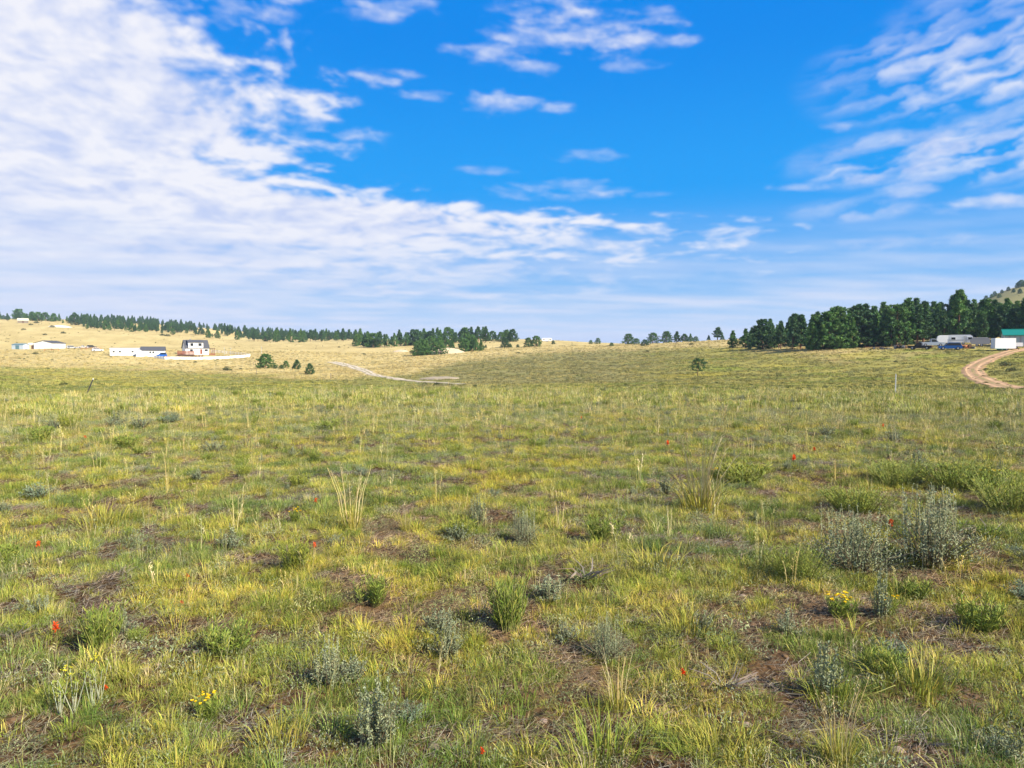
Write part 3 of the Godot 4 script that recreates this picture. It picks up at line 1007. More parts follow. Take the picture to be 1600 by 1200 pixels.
func build_trees() -> void:
	var dark := [Color(0.065, 0.125, 0.05), Color(0.075, 0.15, 0.052), Color(0.09, 0.18, 0.055), Color(0.06, 0.115, 0.055)]
	var lush := [Color(0.085, 0.18, 0.045), Color(0.10, 0.21, 0.05), Color(0.07, 0.145, 0.045), Color(0.125, 0.23, 0.06)]
	var pines := []
	for k in 5:
		pines.append(pine_model("pine_tree", 100 + k, 10.0, [0.12, 0.05, 0.18, 0.07, 0.26][k], [2.8, 3.2, 2.4, 3.4, 2.7][k], 60, [dark, lush, dark, lush, dark][k], 0.0, 9, [1.15, 1.25, 1.0, 1.2, 0.85][k]))
	var bushy := []
	for k in 3:
		bushy.append(pine_model("pine_tree", 140 + k, 10.0, 0.03, [5.4, 4.6, 6.0][k], 80, [lush, dark, lush][k], 0.0, 12, 0.72))
	var wind := pine_model("pine_tree", 171, 10.0, 0.3, 5.6, 40, dark, 0.08, 9, 0.45)
	var scrub := []
	for k in 3:
		scrub.append(shrub_model("wild_shrub", 180 + k, [Color(0.05, 0.075, 0.025), Color(0.07, 0.09, 0.03), Color(0.04, 0.055, 0.022)], 240))
	var set_tree := func(model: Node3D, px: float, dist: float, tall: float, fat: float, label: String, group: String) -> void:
		var p := far(px, dist)
		var sc := tall / 10.0
		dup(model, p, rng.randf() * TAU, Vector3(sc * fat, sc, sc * fat), label, "tree", group)
	rng.seed = 500
	# named single trees: column, base row, height in rows, model, girth, label
	var singles := [
		[1090, 588, 26, wind, 1.05, "lone wind-bent pine on the open sage slope"],
		[415, 575.5, 22, bushy[0], 1.35, "broad round pine, largest of the row left of the gravel track"],
		[430, 576, 6, bushy[1], 1.3, "low bush-like pine at the foot of the broad round pine"],
		[439.5, 577, 7, bushy[1], 1.2, "small squat pine beside the slim leaning pair left of the track"],
		[447, 575, 11, bushy[2], 0.9, "small pine between broad round pine and the track, left of pair"],
		[459, 577, 6, bushy[1], 1.2, "tiny pine bush tucked under the slim pine left of the track"],
		[464, 577, 15, bushy[1], 0.9, "slim small pine, second in size of the row left of the track"],
		[484, 585, 17, bushy[1], 0.95, "cone-shaped small pine nearest the gravel track"],
		[789.5, 543, 14, bushy[1], 0.95, "small upright pine standing alone right of the sandy bank"],
		[797, 543, 6, bushy[0], 1.0, "tiny pine right beside the small upright pine"],
		[809, 543, 5, bushy[1], 1.0, "tiny cone-shaped pine midway between the two crest groups"],
		[759, 543.5, 5, bushy[1], 0.9, "tiny pine at the edge of the big clump by the bank"],
		[826, 542, 14, bushy[0], 0.9, "left pine of the pair beside the white crest trailer"],
		[838, 541.5, 16, bushy[2], 0.85, "right pine of the pair beside the white crest trailer"],
		[864.5, 538, 6, bushy[1], 0.9, "tiny pine just right of the white crest trailer"],
		[923, 537.5, 6, bushy[0], 0.9, "tiny round pine on the skyline, leftmost of the middle crest"],
		[934, 537.5, 9, bushy[2], 0.8, "small round pine standing alone on the middle crest"],
		[955.5, 541, 5.5, bushy[0], 1.2, "low pine bush left of the crest grove"],
		[982, 538, 16, bushy[0], 1.05, "broad pine at left end of the middle crest grove"],
		[994, 538, 9, bushy[2], 1.0, "short pine leaning against the broad pine of the crest grove"],
		[1007, 540.5, 10, bushy[1], 1.1, "shaggy young pine in front of the crest grove"],
		[1020, 536, 16, bushy[2], 0.95, "round-topped pine second from left in the crest grove"],
		[1041, 535.5, 18, bushy[0], 0.95, "dense oval pine, tallest in the crest grove"],
		[1057, 534.5, 18, pines[0], 1.15, "airy pine right of the dense oval pine on the crest"],
		[1069, 534, 13, bushy[1], 1.0, "ragged pine in the right half of the crest grove"],
		[1079, 534, 13, pines[1], 1.0, "slender dark pine near right end of the crest grove"],
		[1087, 534, 8, bushy[2], 0.9, "short pine ending the crest grove on the right"],
		[1107, 531.5, 9, pines[3], 1.0, "small pine on bare skyline left of the forest edge"],
		[1120.5, 531, 21, pines[4], 1.35, "isolated umbrella-topped pine left of the forest edge"],
		[1128, 531, 8, bushy[1], 0.8, "small pine under the isolated umbrella-topped pine"],
		[1160, 536, 9.5, bushy[0], 1.35, "round green bush-like pine in front of the forest edge"]]
	for t in singles:
		var p := at(t[0], t[1])
		var d := Vector2(p.x, p.z).length() * cos(deg_to_rad(bearing(t[0])))
		if d > 480.0:
			p = far(t[0], 450.0)
			d = 450.0 * cos(deg_to_rad(bearing(t[0])))
		var sc: float = t[2] * d / FOCAL / 10.0
		var fat: float = t[4] * (1.4 if t[0] > 780 and t[0] < 1170 and t[0] != 1090 else 1.1)
		dup(t[3], p, rng.randf() * TAU if t[3] != wind else 0.4, Vector3(sc * fat, sc, sc * fat), t[5], "tree")
	# forest on the right, behind the parked vehicles
	var px := 1150.0
	while px < 1640.0:
		var front := step_table([1130.0, 1170.0, 1215.0, 1260.0, 1400.0, 1520.0, 1700.0], [272.0, 262.0, 240.0, 226.0, 228.0, 236.0, 238.0], px)
		var rows := 1 if px < 1165.0 else 3
		for k in rows:
			var dist: float = front + k * 24.0 + rng.randf_range(-7.0, 7.0)
			var tall := rng.randf_range(6.8, 13.6) * (0.72 if px < 1190.0 else 1.0) * (1.0 - 0.03 * k) * step_table([1150.0, 1200.0, 1300.0, 1400.0, 1480.0], [0.66, 0.76, 0.88, 0.98, 1.08], px) * (0.84 if px > 1520.0 else 1.0)
			var model: Node3D = (bushy[rng.randi() % 3] if rng.randf() < 0.12 and k == 0 else pines[rng.randi() % 5])
			var where := near_mark(px, [[1150, "at the thin tip of the forest"], [1185, "near the thin tip of the forest"], [1225, "above the dark bushes of the forest tip"], [1265, "left of the forest's middle"], [1310, "in the middle of the forest"], [1355, "behind the rusty flatbed trailer"], [1386, "behind the flat black scrap"], [1408, "behind the long dark scrap heap"], [1437, "behind the black pickup"], [1456, "behind the silver pickup"], [1482, "behind the blue wagon"], [1506, "behind the longer white trailer"], [1530, "behind the grey cargo trailer"], [1566, "behind the white box trailer"], [1610, "behind the green-roofed shed"]])
			var rank: String = ["front-row pine ", "second-row pine ", "rear pine rising "][k]
			set_tree.call(model, px + rng.randf_range(-6, 6), dist, tall, rng.randf_range(0.95, 1.3), rank + where, "pines of the right-hand forest")
		px += rng.randf_range(8.5, 12.0)
	# clump and belt beyond the sandy bank
	for i in 17:
		var q: float = [660, 665, 662, 684, 688, 706, 727, 733, 739, 745, 751, 655, 690, 700, 673, 735, 720][i]
		set_tree.call([bushy[0], bushy[2], pines[1], pines[3]][rng.randi() % 4], q + rng.randf_range(-1.5, 1.5), (rng.randf_range(394, 402) if i in [3, 5, 6, 7, 8, 9, 10] else rng.randf_range(376, 380)) if i < 12 else rng.randf_range(425, 440), rng.randf_range(5.0, 8.8), rng.randf_range(1.0, 1.3), "green pine of the middle clump, " + near_mark(q, [[660, "left of the sandy bank"], [686, "left part of the sandy bank"], [706, "right part of the sandy bank"], [730, "first right of the sandy bank"], [742, "mid right of the sandy bank"], [752, "right end of the clump"]]), "pines around the sandy bank")
	for i in 46:
		var q := 556.0 + 248.0 * i / 45.0 + rng.randf_range(-3, 3)
		set_tree.call(pines[rng.randi() % 5] if rng.randf() < 0.7 else bushy[rng.randi() % 3], q, rng.randf_range(482, 540), rng.randf_range(7.0, 11.0) * (0.75 if q > 760.0 else 1.0), rng.randf_range(1.0, 1.35), "dark pine in the middle belt, " + near_mark(q, [[560, "its left end above the track"], [580, "above the top of the track"], [600, "left of the small sandy slope"], [625, "over the small sandy slope"], [645, "between the sandy banks"], [670, "over the clump's left side"], [695, "over the big sandy bank"], [720, "over the clump's right half"], [745, "over the clump's right end"], [770, "thinning right of the clump"], [790, "behind the small upright pine"], [803, "its right end"]]), "pines of the middle belt")
	for i in 22:
		var q := 398.0 + 165.0 * i / 21.0 + rng.randf_range(-3, 3)
		set_tree.call(pines[rng.randi() % 5], q, rng.randf_range(620, 700), rng.randf_range(8.0, 12.0), rng.randf_range(1.05, 1.4), "dark pine in the far belt, " + near_mark(q, [[400, "above the yard fence end"], [420, "above the broad round pine"], [445, "above the small pines"], [470, "above the slim small pine"], [495, "above the cone-shaped pine"], [525, "above the track's upper end"], [555, "meeting the middle belt"]]), "pines of the far belt")
	# left ridge
	for i in 30:
		var q := -10.0 + 145.0 * i / 29.0 + rng.randf_range(-3, 3)
		set_tree.call(pines[rng.randi() % 5] if rng.randf() < 0.6 else bushy[rng.randi() % 3], q, rng.randf_range(840, 920), rng.randf_range(3.5, 10.5), rng.randf_range(1.0, 1.4), "skyline pine of the golden left hill, " + near_mark(q, [[-6, "at the very left edge"], [8, "near the left edge"], [22, "left of the hilltop hut"], [38, "behind the hilltop hut"], [62, "right of the hilltop hut"], [85, "left above the bare oval"], [105, "right above the bare oval"], [128, "where the wooded ridge begins"]]), "pines on the left hilltop")
	for i in 46:
		var q := 128.0 + 285.0 * (i + rng.randf()) / 46.0
		set_tree.call(pines[rng.randi() % 5], q, rng.randf_range(700, 800), rng.randf_range(3.5, 9.0), rng.randf_range(1.05, 1.4), "edge pine of the wooded ridge, " + near_mark(q, [[130, "at its left start"], [153, "above the white car"], [178, "above the narrow shed"], [197, "above the mobile home"], [219, "above the gable-fronted shed"], [240, "above the garage"], [262, "above the shrub pair"], [285, "above the deck"], [306, "above the house"], [330, "beside the bare knoll"], [352, "above the yard poles"], [375, "above the fence corner"], [405, "its right end"]]), "pines along the wooded left ridge")
	# the rest of that wood, behind its edge: reads as one mass
	var sc := Scatter.new()
	for i in 480:
		var q := 118.0 + 460.0 * rng.randf()
		var p := far(q, rng.randf_range(740.0, 1120.0))
		if absf(q - 334.0) < 18.0 and Vector2(p.x, p.z).length() < 870.0:
			continue
		var k := rng.randf_range(0.4, 0.95)
		sc.t.append(Transform3D(Basis(Vector3.UP, rng.randf() * TAU).scaled_local(Vector3(k * 1.2, k, k * 1.2)), p))
		sc.c.append(Color(1, 1, 1))
	var whole := Shape.new()
	for part in pines[0].get_children():
		var arr: Array = part.mesh.surface_get_arrays(0)
		whole.v.append_array(arr[Mesh.ARRAY_VERTEX])
		whole.c.append_array(arr[Mesh.ARRAY_COLOR])
	scatter_out("pine_forest", "far wooded ridge of dark pines above the homestead", "forest", whole, leaf_mat("pine_needles", 0.25, 0.55), sc)
	# trees on the far hill at the right edge
	var hill_n := 0
	for t in [[1538, 820, 6.0], [1546, 825, 5.0], [1551, 828, 6.5], [1562, 835, 5.0], [1572, 840, 5.5], [1587, 846, 7.0], [1592, 846, 9.0], [1597, 848, 7.0], [1535, 790, 5.0], [1558, 780, 5.0], [1580, 790, 5.0], [1590, 770, 6.0]]:
		set_tree.call(bushy[rng.randi() % 3], t[0], t[1], t[2] * 0.72, 1.1, ["lowest skyline tree on the left shoulder of the far right hill", "second skyline tree up the far right hill shoulder", "third skyline tree up the far right hill shoulder", "skyline tree midway up the far right hill", "skyline tree just below the far right hill top", "left tree of the trio on the far hill top", "tallest middle tree of the trio on the far hill top", "right tree of the trio on the far hill top", "lone tree on the far right hill flank, lowest left", "lone tree on the far right hill flank, mid left", "lone tree on the far right hill flank, under the top", "lone tree on the far right hill flank, lower right"][hill_n], "trees on the far right hill")
		hill_n += 1
	# shrubs one can pick out on the hillsides: column, row, width in columns, label
	var spots := [
		[664, 601, 10, "leafy bush at the left end of the dark row in the draw"], [682, 602, 12, "broad leafy bush, second of the dark row in the draw"], [703, 603, 12, "broad leafy bush in the middle of the draw's dark row"], [722, 604, 9, "small leafy bush, fourth of the draw's dark row"],
		[742, 604.5, 9, "leafy bush right of the draw's dark row middle"], [770, 605, 8, "last leafy bush of the dark row in the draw"], [1570, 572, 16, "bright green bush cluster inside the road bend"], [1580, 580, 14, "lower green bush inside the road bend"], [1541, 578, 8, "pale small bush at the inner edge of the road bend"],
		[1224, 541, 14, "dark bush at the forest tip's left foot"], [1245, 542, 12, "dark bush under the forest tip's front pines"], [1300, 543, 12, "dark bush under the forest's middle front pines"],
		[355, 579, 15, "dark spreading shrub below the white yard fence"], [376, 577, 6, "small round shrub right of the dark spreading shrub"], [305, 566.5, 6, "forked dark shrub in front of the white yard fence"],
		[340, 562, 5, "tiny shrub at the foot of the white yard fence"], [100, 602, 12, "brown-green shrub on the lower left slope"], [62, 601, 8, "grey-green shrub left of the brown-green lower slope shrub"],
		[74, 577, 7, "single dark shrub halfway down the left slope"], [55, 553.5, 8, "round dark shrub below the white barn"], [39, 554, 4, "small shrub left of the round one below the barn"],
		[497, 596, 8, "low shrub in the green draw beside the track"], [644, 532.5, 7, "rounded dark shrub left of the middle clump"], [642, 550, 5, "lone shrub on the golden slope below the clump"],
		[810, 552, 7, "dark round shrub at the top of the sage slope"], [653, 542.5, 8, "olive shrub at the left foot of the clump"], [1011, 550, 8, "flat dark shrub below the crest grove"],
		[1080, 539, 8, "low shrub on the skyline field right of the crest grove"], [667, 583, 4, "small shrub above the stony cut bank"], [530, 543, 5, "small square shrub on the golden slope above the track"],
		[569, 554, 6, "small brown shrub on the golden hillside above the track"], [1400, 566, 6, "small dark shrub on the slope left of the road bend"], [1552, 560, 4, "small stump-like shrub on the inside of the road bend"],
		[37, 515.5, 6, "dark shrub high on the golden left hill"], [82, 511.5, 8, "dark shrub at the left tip of the bare oval"], [57, 505, 7, "leafy shrub below the left skyline pines"], [48, 508, 6, "dark shrub below the hilltop hut"],
		[70, 523.5, 6, "small shrub in mid golden hillside, left one"], [99, 521, 7, "shrub pair member below the bare oval"], [110, 505.5, 9, "yellow-green shrub beside the skyline pines"], [118, 508, 13, "dark bushy shrub mass by the skyline pines"],
		[254, 524.5, 8, "rounded shrub high on slope above the garage"], [262, 525.5, 9, "rounded shrub right of its twin above the garage"], [154, 511, 6, "dark shrub near the crest of the left hill"], [136, 509, 4, "tiny shrub on the crest of the left hill"], [155, 518, 3, "tiny lone shrub low under the crest of left hill"]]
	for s in spots:
		var p := at(s[0], s[1])
		var d := Vector2(p.x, p.z).length()
		var w: float = s[2] * d / FOCAL * 0.5
		dup(scrub[rng.randi() % 3], p, rng.randf() * TAU, Vector3(w, w * 0.85, w), s[3], "shrub", "shrubs on the hillsides")
	# dust of tiny shrubs too many to count
	rng.seed = 909
	var tiny := Scatter.new()
	for i in 5200:
		var q := rng.randf_range(-300.0, 1900.0)
		var dist := 80.0 * pow(12.0, rng.randf())
		var p := far(q, dist)
		if n_c.get_noise_2d(p.x * 0.02, p.z * 0.02) + rng.randf_range(-0.5, 0.5) < 0.0:
			continue
		var k := rng.randf_range(0.16, 0.4) * (1.0 if dist < 300.0 else 1.5)
		sc = tiny
		place(tiny, p.x, p.z, k, 0.8, Color(1.6, 1.5, 1.2) * rng.randf_range(0.8, 1.5))
	var small := Shape.new()
	for part in scrub[0].get_children():
		var arr: Array = part.mesh.surface_get_arrays(0)
		small.v.append_array(arr[Mesh.ARRAY_VERTEX])
		small.c.append_array(arr[Mesh.ARRAY_COLOR])
	scatter_out("low_scrub", "tiny dark scrub dotted over the far slopes", "scrub", small, leaf_mat("shrub_leaf", 0.25), tiny)

# ------------------------------------------------------------------ homesteads, vehicles
func build_homesteads() -> void:
	var white := mat("white_siding", lin(0.80, 0.80, 0.79), 0.7)
	var vinyl := mat("white_vinyl", lin(0.82, 0.82, 0.82), 0.5)
	var slate := mat("grey_shingle", lin(0.075, 0.078, 0.088), 0.9)
	var trim := mat("white_trim", lin(0.75, 0.75, 0.74))
	var glass := mat("dark_glass", lin(0.02, 0.024, 0.03), 0.1)
	var wood := mat("red_brown_timber", lin(0.23, 0.085, 0.05), 0.85)
	var timber := mat("dark_timber", lin(0.10, 0.055, 0.035), 0.85)
	# two-storey house with porch and deck
	var p := far(306, 381)
	p.y += 0.35
	var o := thing("farm_house", "white two-storey house with steep grey roof inside the white fence", "house", p, facing(p) + 0.2)
	gabled(o, 10.2, 8.0, 2.7, 6.3, white, slate, 0.4)
	boxpart("upper_wall", Vector3(-3.9, -0.6, 0.6), Vector3(2.6, 5.15, 4.1), white, o)
	var dr := Shape.new()
	dr.quad(Vector3(-4.15, 5.16, 4.4), Vector3(2.85, 5.16, 4.4), Vector3(2.85, 6.35, 0.05), Vector3(-4.15, 6.35, 0.05))
	dr.quad(Vector3(-4.15, 5.32, 4.4), Vector3(-4.15, 6.51, 0.05), Vector3(2.85, 6.51, 0.05), Vector3(2.85, 5.32, 4.4))
	dr.quad(Vector3(-4.15, 5.16, 4.4), Vector3(-4.15, 5.32, 4.4), Vector3(2.85, 5.32, 4.4), Vector3(2.85, 5.16, 4.4))
	obj("dormer_roof", dr, slate, o)
	window_at(o, -2.4, 4.2, 4.105, 1.3, 1.3, trim, glass)
	window_at(o, 1.2, 4.2, 4.105, 1.5, 1.3, trim, glass)
	window_at(o, 3.9, 1.6, 4.005, 1.5, 0.9, trim, glass)
	window_at(o, -2.6, 1.5, 4.105, 1.3, 1.2, trim, glass)
	boxpart("door", Vector3(1.2, -0.2, 4.1), Vector3(2.2, 2.1, 4.16), wood, o)
	boxpart("porch_roof", Vector3(5.55, 2.4, -3.6), Vector3(8.0, 2.57, 3.9), timber, o)
	for z in [-3.3, 0.0, 3.6]:
		boxpart("porch_post", Vector3(7.65, -0.9, z), Vector3(7.82, 2.4, z + 0.17), wood, o)
	boxpart("porch_floor", Vector3(5.12, -0.9, -3.6), Vector3(7.9, 0.0, 3.9), wood, o)
	boxpart("porch_rail", Vector3(7.7, 0.75, -3.2), Vector3(7.8, 0.87, 3.6), wood, o)
	boxpart("chimney", Vector3(-2.2, 5.2, -1.6), Vector3(-1.7, 7.0, -1.1), mat("pipe_grey", lin(0.25, 0.25, 0.26)), o)
	# timber deck in front
	p = far(291, 371)
	o = thing("timber_deck", "red-brown timber deck with railing in front of the house", "deck", p, facing(p))
	for k in 12:
		boxpart("board", Vector3(-3.6 + k * 0.6, 0.78, -2.2), Vector3(-3.04 + k * 0.6, 0.86, 2.2), wood, o)
	for x in [-3.5, -1.2, 1.2, 3.4]:
		boxpart("post", Vector3(x, -0.6, 2.0), Vector3(x + 0.14, 2.5, 2.14), wood, o)
		boxpart("post", Vector3(x, -0.6, -2.1), Vector3(x + 0.14, 2.5, -1.96), wood, o)
	for y in [1.0, 1.34, 1.68, 2.02]:
		boxpart("rail", Vector3(-3.6, y, 2.03), Vector3(3.6, y + 0.27, 2.11), wood, o)
	boxpart("skirt", Vector3(-3.6, 0.1, 2.14), Vector3(3.6, 0.77, 2.2), timber, o)
	for k in 3:
		p = far([304.0, 309.0, 314.0][k], [369.0, 367.0, 369.0][k])
		o = thing("timber_bench", ["brown timber picnic bench nearest the deck", "brown timber picnic bench, middle of three by the house", "brown timber picnic bench nearest the porch"][k], "bench", p, facing(p) + 0.3 * k, "benches before the house")
		boxpart("table_top", Vector3(-1.0, 0.72, -0.4), Vector3(1.0, 0.79, 0.4), wood, o)
		for z in [-0.85, 0.6]:
			boxpart("seat", Vector3(-1.0, 0.42, z), Vector3(1.0, 0.47, z + 0.26), wood, o)
		for x in [-0.75, 0.65]:
			boxpart("leg", Vector3(x, -0.1, -0.75), Vector3(x + 0.1, 0.41, 0.75), timber, o)
			boxpart("support", Vector3(x, 0.42, -0.08), Vector3(x + 0.1, 0.72, 0.08), timber, o)
	# garage and long mobile home beside it
	p = far(240, 371)
	o = thing("white_garage", "white garage with grey roof and two small dark windows", "garage", p, facing(p) - 0.05)
	gabled(o, 9.6, 7.5, 2.4, 4.0, white, slate, 0.3)
	window_at(o, -1.0, 1.5, 3.755, 0.75, 0.8, trim, glass)
	window_at(o, 0.2, 1.5, 3.755, 0.75, 0.8, trim, glass)
	boxpart("door", Vector3(3.2, -0.3, 3.75), Vector3(4.1, 1.9, 3.8), trim, o)
	p = far(197, 372)
	o = thing("mobile_home", "long low white mobile home left of the garage", "mobile home", p, facing(p) - 0.04)
	gabled(o, 12.2, 4.6, 2.6, 3.1, white, mat("pale_metal_roof", lin(0.45, 0.46, 0.5), 0.5), 0.2)
	for x in [-4.6, -2.2, 2.8]:
		window_at(o, x, 1.6, 2.305, 0.9, 0.7, trim, glass)
	boxpart("door", Vector3(0.2, -0.1, 2.3), Vector3(1.1, 1.9, 2.35), mat("door_grey", lin(0.55, 0.55, 0.54)), o)
	boxpart("skirting", Vector3(-6.05, -0.6, 2.3), Vector3(6.05, 0.1, 2.33), mat("pale_metal_roof", lin(0.45, 0.46, 0.5), 0.5), o)
	p = far(219, 366)
	o = thing("garden_shed", "small white gable-fronted shed between mobile home and garage", "shed", p, facing(p) + PI / 2)
	gabled(o, 3.4, 3.0, 2.1, 3.0, mat("pale_blue_siding", lin(0.6, 0.65, 0.72)), mat("pale_metal_roof", lin(0.45, 0.46, 0.5), 0.5), 0.15)
	boxpart("door", Vector3(1.7, -0.3, -0.5), Vector3(1.74, 1.8, 0.5), white, o)
	p = far(178, 372)
	o = thing("garden_shed", "narrow grey-white shed at left end of the mobile home", "shed", p, facing(p))
	gabled(o, 2.2, 2.4, 2.0, 2.6, mat("pale_blue_siding", lin(0.6, 0.65, 0.72)), slate, 0.15)
	boxpart("door", Vector3(-0.4, -0.3, 1.2), Vector3(0.4, 1.7, 1.24), trim, o)
	p = far(252.5, 364)
	o = thing("parked_car", "bright blue van parked beside the white garage", "car", p, facing(p) + PI + 0.2)
	vehicle(o, 4.4, 2.1, 1.9, "van", mat("bright_blue_paint", lin(0.01, 0.10, 0.42), 0.3))
	p = far(261, 360)
	o = thing("log_pile", "small red-brown pile of logs right of the blue van", "logs", p, facing(p))
	rng.seed = 44
	for k in 9:
		var s := Shape.new()
		var y := 0.15 + 0.27 * (0 if k < 4 else (1 if k < 7 else 2))
		var x := [-0.5, -0.2, 0.1, 0.4, -0.35, -0.05, 0.25, -0.2, 0.1][k] as float
		s.tube(Vector3(-1.2, y, x), Vector3(1.2, y, x + 0.05), 0.15, 0.14, 7, true)
		obj("log", s, wood, o)
	# yard fence of white panels
	p = far(306, 350)
	o = thing("yard_fence", "long white solid panel fence around the house yard", "fence", Vector3.ZERO)
	panel_fence(o, [far(241, 360), far(258, 352), far(306, 350), far(345, 355), far(391, 371)], 1.12, 2.4, vinyl)
	var back := thing("yard_fence", "white rear rail fence closing the yard behind the house", "fence", Vector3.ZERO)
	rail_fence(back, [far(391, 373), far(360, 388), far(331, 398)], 1.4, 2.4, 3, vinyl)
	# barn group far left
	p = far(79, 452)
	o = thing("white_barn", "white metal barn with low dark gable roof on the left", "barn", p, facing(p) + PI / 2 - 0.5)
	gabled(o, 12.0, 9.2, 2.7, 3.9, white, slate, 0.3)
	boxpart("sliding_door", Vector3(6.0, -0.3, -1.6), Vector3(6.06, 2.3, 1.6), vinyl, o)
	boxpart("side_door", Vector3(-3.0, -0.3, -4.66), Vector3(-2.0, 2.0, -4.6), mat("door_grey", lin(0.55, 0.55, 0.54)), o)
	p = far(51.5, 452)
	o = thing("tan_shed", "small tan shed tucked left of the white barn", "shed", p, facing(p))
	gabled(o, 3.4, 3.4, 1.9, 2.9, mat("tan_board", lin(0.45, 0.36, 0.22)), mat("pale_tan_roof", lin(0.6, 0.52, 0.4)), 0.2)
	boxpart("door", Vector3(-0.5, -0.3, 1.7), Vector3(0.5, 1.6, 1.74), timber, o)
	p = far(33, 450)
	o = thing("metal_shed", "blue-grey metal shed with dark teal end at far left", "shed", p, facing(p) - 0.7)
	gabled(o, 6.2, 4.2, 2.2, 2.7, mat("blue_grey_metal", lin(0.42, 0.5, 0.58), 0.5), mat("teal_metal", lin(0.10, 0.20, 0.24), 0.5), 0.15)
	boxpart("door", Vector3(-1.0, -0.3, 2.1), Vector3(1.0, 1.9, 2.14), mat("teal_metal", lin(0.10, 0.20, 0.24), 0.5), o)
	p = far(38, 790)
	o = thing("hilltop_hut", "tiny grey hut with pale roof on the left hilltop", "hut", p, facing(p))
	gabled(o, 8.0, 5.0, 2.2, 4.0, mat("weathered_board", lin(0.2, 0.17, 0.13)), mat("pale_tan_roof", lin(0.6, 0.52, 0.4)), 0.3)
	boxpart("door", Vector3(-0.5, -0.4, 2.5), Vector3(0.5, 1.9, 2.54), timber, o)
	var spec := [[113, 452, "car", "grey_paint", Color(0.35, 0.37, 0.4), "silver-grey car parked in the field right of the barn"], [130, 455, "pickup", "faded_paint", Color(0.45, 0.45, 0.45), "pale pickup parked midway between barn and mobile home"], [144, 456, "car", "dark_grey_paint", Color(0.06, 0.06, 0.06), "dark car low in the grass right of pale pickup"], [153, 405, "car", "white_paint", Color(0.75, 0.75, 0.75), "white car on the grass left of the mobile home"]]
	for s in spec:
		p = far(s[0], s[1])
		o = thing("parked_car", s[5], "car", p, facing(p) + 0.2)
		vehicle(o, 4.9, 1.6, 1.8, s[2], mat(s[3], lin(s[4].r, s[4].g, s[4].b), 0.35))
	o = thing("corral_fence", "rust-orange corral rails left of the white car", "fence", Vector3.ZERO)
	rail_fence(o, [far(128, 415), far(143, 411), far(158, 411)], 1.5, 2.6, 2, mat("rust_pipe", lin(0.48, 0.2, 0.09), 0.8))
	o = thing("corral_fence", "rust-orange corral rails below the white barn", "fence", Vector3.ZERO)
	rail_fence(o, [far(70, 412), far(81, 410), far(92, 410)], 1.5, 2.6, 2, mat("rust_pipe", lin(0.48, 0.2, 0.09), 0.8))
	# white trailer on the middle skyline
	p = far(854.5, 492)
	o = thing("crest_trailer", "long white trailer alone on the middle skyline", "trailer", p, facing(p))
	trailer(o, 6.6, 2.5, 2.4, vinyl, [-2.0, 2.2], mat("stripe_grey", lin(0.3, 0.3, 0.32)))
	# right: vehicles, trailers and the green-roofed shed
	p = far(1437, 205)
	o = thing("parked_truck", "black pickup truck parked before the pines", "truck", p, facing(p) + PI - 0.15)
	vehicle(o, 5.0, 1.65, 1.9, "pickup", mat("black_paint", lin(0.012, 0.012, 0.016), 0.3))
	p = far(1455.5, 214)
	o = thing("parked_truck", "silver pickup truck between black truck and blue car", "truck", p, facing(p) + 0.2)
	vehicle(o, 5.4, 1.95, 1.95, "pickup", mat("silver_blue_paint", lin(0.33, 0.38, 0.45), 0.3, 0.2))
	p = far(1483.5, 203)
	o = thing("parked_car", "blue station wagon in front of the white trailers", "car", p, facing(p) + PI + 0.15)
	vehicle(o, 4.9, 1.75, 1.85, "wagon", mat("deep_blue_paint", lin(0.012, 0.075, 0.27), 0.3))
	p = far(1479, 219)
	o = thing("travel_trailer", "white travel trailer directly behind the blue wagon", "trailer", p, facing(p) + PI + 0.1)
	trailer(o, 4.8, 2.45, 2.2, vinyl, [-1.2, 1.6], mat("stripe_grey", lin(0.3, 0.3, 0.32)))
	p = far(1500, 219)
	o = thing("travel_trailer", "longer white travel trailer right of the blue wagon", "trailer", p, facing(p))
	trailer(o, 5.4, 2.5, 2.2, vinyl, [-1.6, 2.0], mat("stripe_grey", lin(0.3, 0.3, 0.32)))
	p = far(1530, 214)
	o = thing("cargo_trailer", "boxy grey and white cargo trailer left of white box", "trailer", p, facing(p) + PI)
	trailer(o, 4.2, 2.1, 2.0, mat("grey_panel", lin(0.33, 0.32, 0.33), 0.6), [-0.8], trim)
	boxpart("nose_panel", Vector3(0.8, 0.6, 1.0), Vector3(1.75, 1.95, 1.04), vinyl, o)
	boxpart("roof_sheet", Vector3(-1.6, 2.1, -1.02), Vector3(1.4, 2.17, 1.02), vinyl, o)
	p = far(1566, 202)
	o = thing("box_trailer", "large white box trailer in front of the green-roofed shed", "trailer", p, facing(p) + 0.35)
	var bs := Shape.new()
	bs.box(Vector3(-2.0, 0.45, -1.25), Vector3(2.15, 2.8, 1.25))
	obj("body", bs, vinyl, o)
	boxpart("rear_door", Vector3(-2.05, 0.6, -1.1), Vector3(-2.0, 2.65, 1.1), mat("pale_blue_siding", lin(0.6, 0.65, 0.72)), o)
	boxpart("bumper", Vector3(-2.05, 0.3, 1.25), Vector3(0.2, 0.45, 1.3), mat("green_metal", lin(0.01, 0.17, 0.13), 0.4), o)
	for x in [-0.5, 0.4]:
		wheel(o, x, 1.0, 0.36, 0.22)
		wheel(o, x, -1.0, 0.36, 0.22)
	boxpart("tow_bar", Vector3(2.15, 0.42, -0.07), Vector3(3.3, 0.54, 0.07), timber, o)
	boxpart("jack_stand", Vector3(3.1, -0.1, -0.05), Vector3(3.2, 0.42, 0.05), timber, o)
	p = far(1606, 217)
	o = thing("green_shed", "grey shed with bright green metal roof at right edge", "shed", p, facing(p) + 0.12)
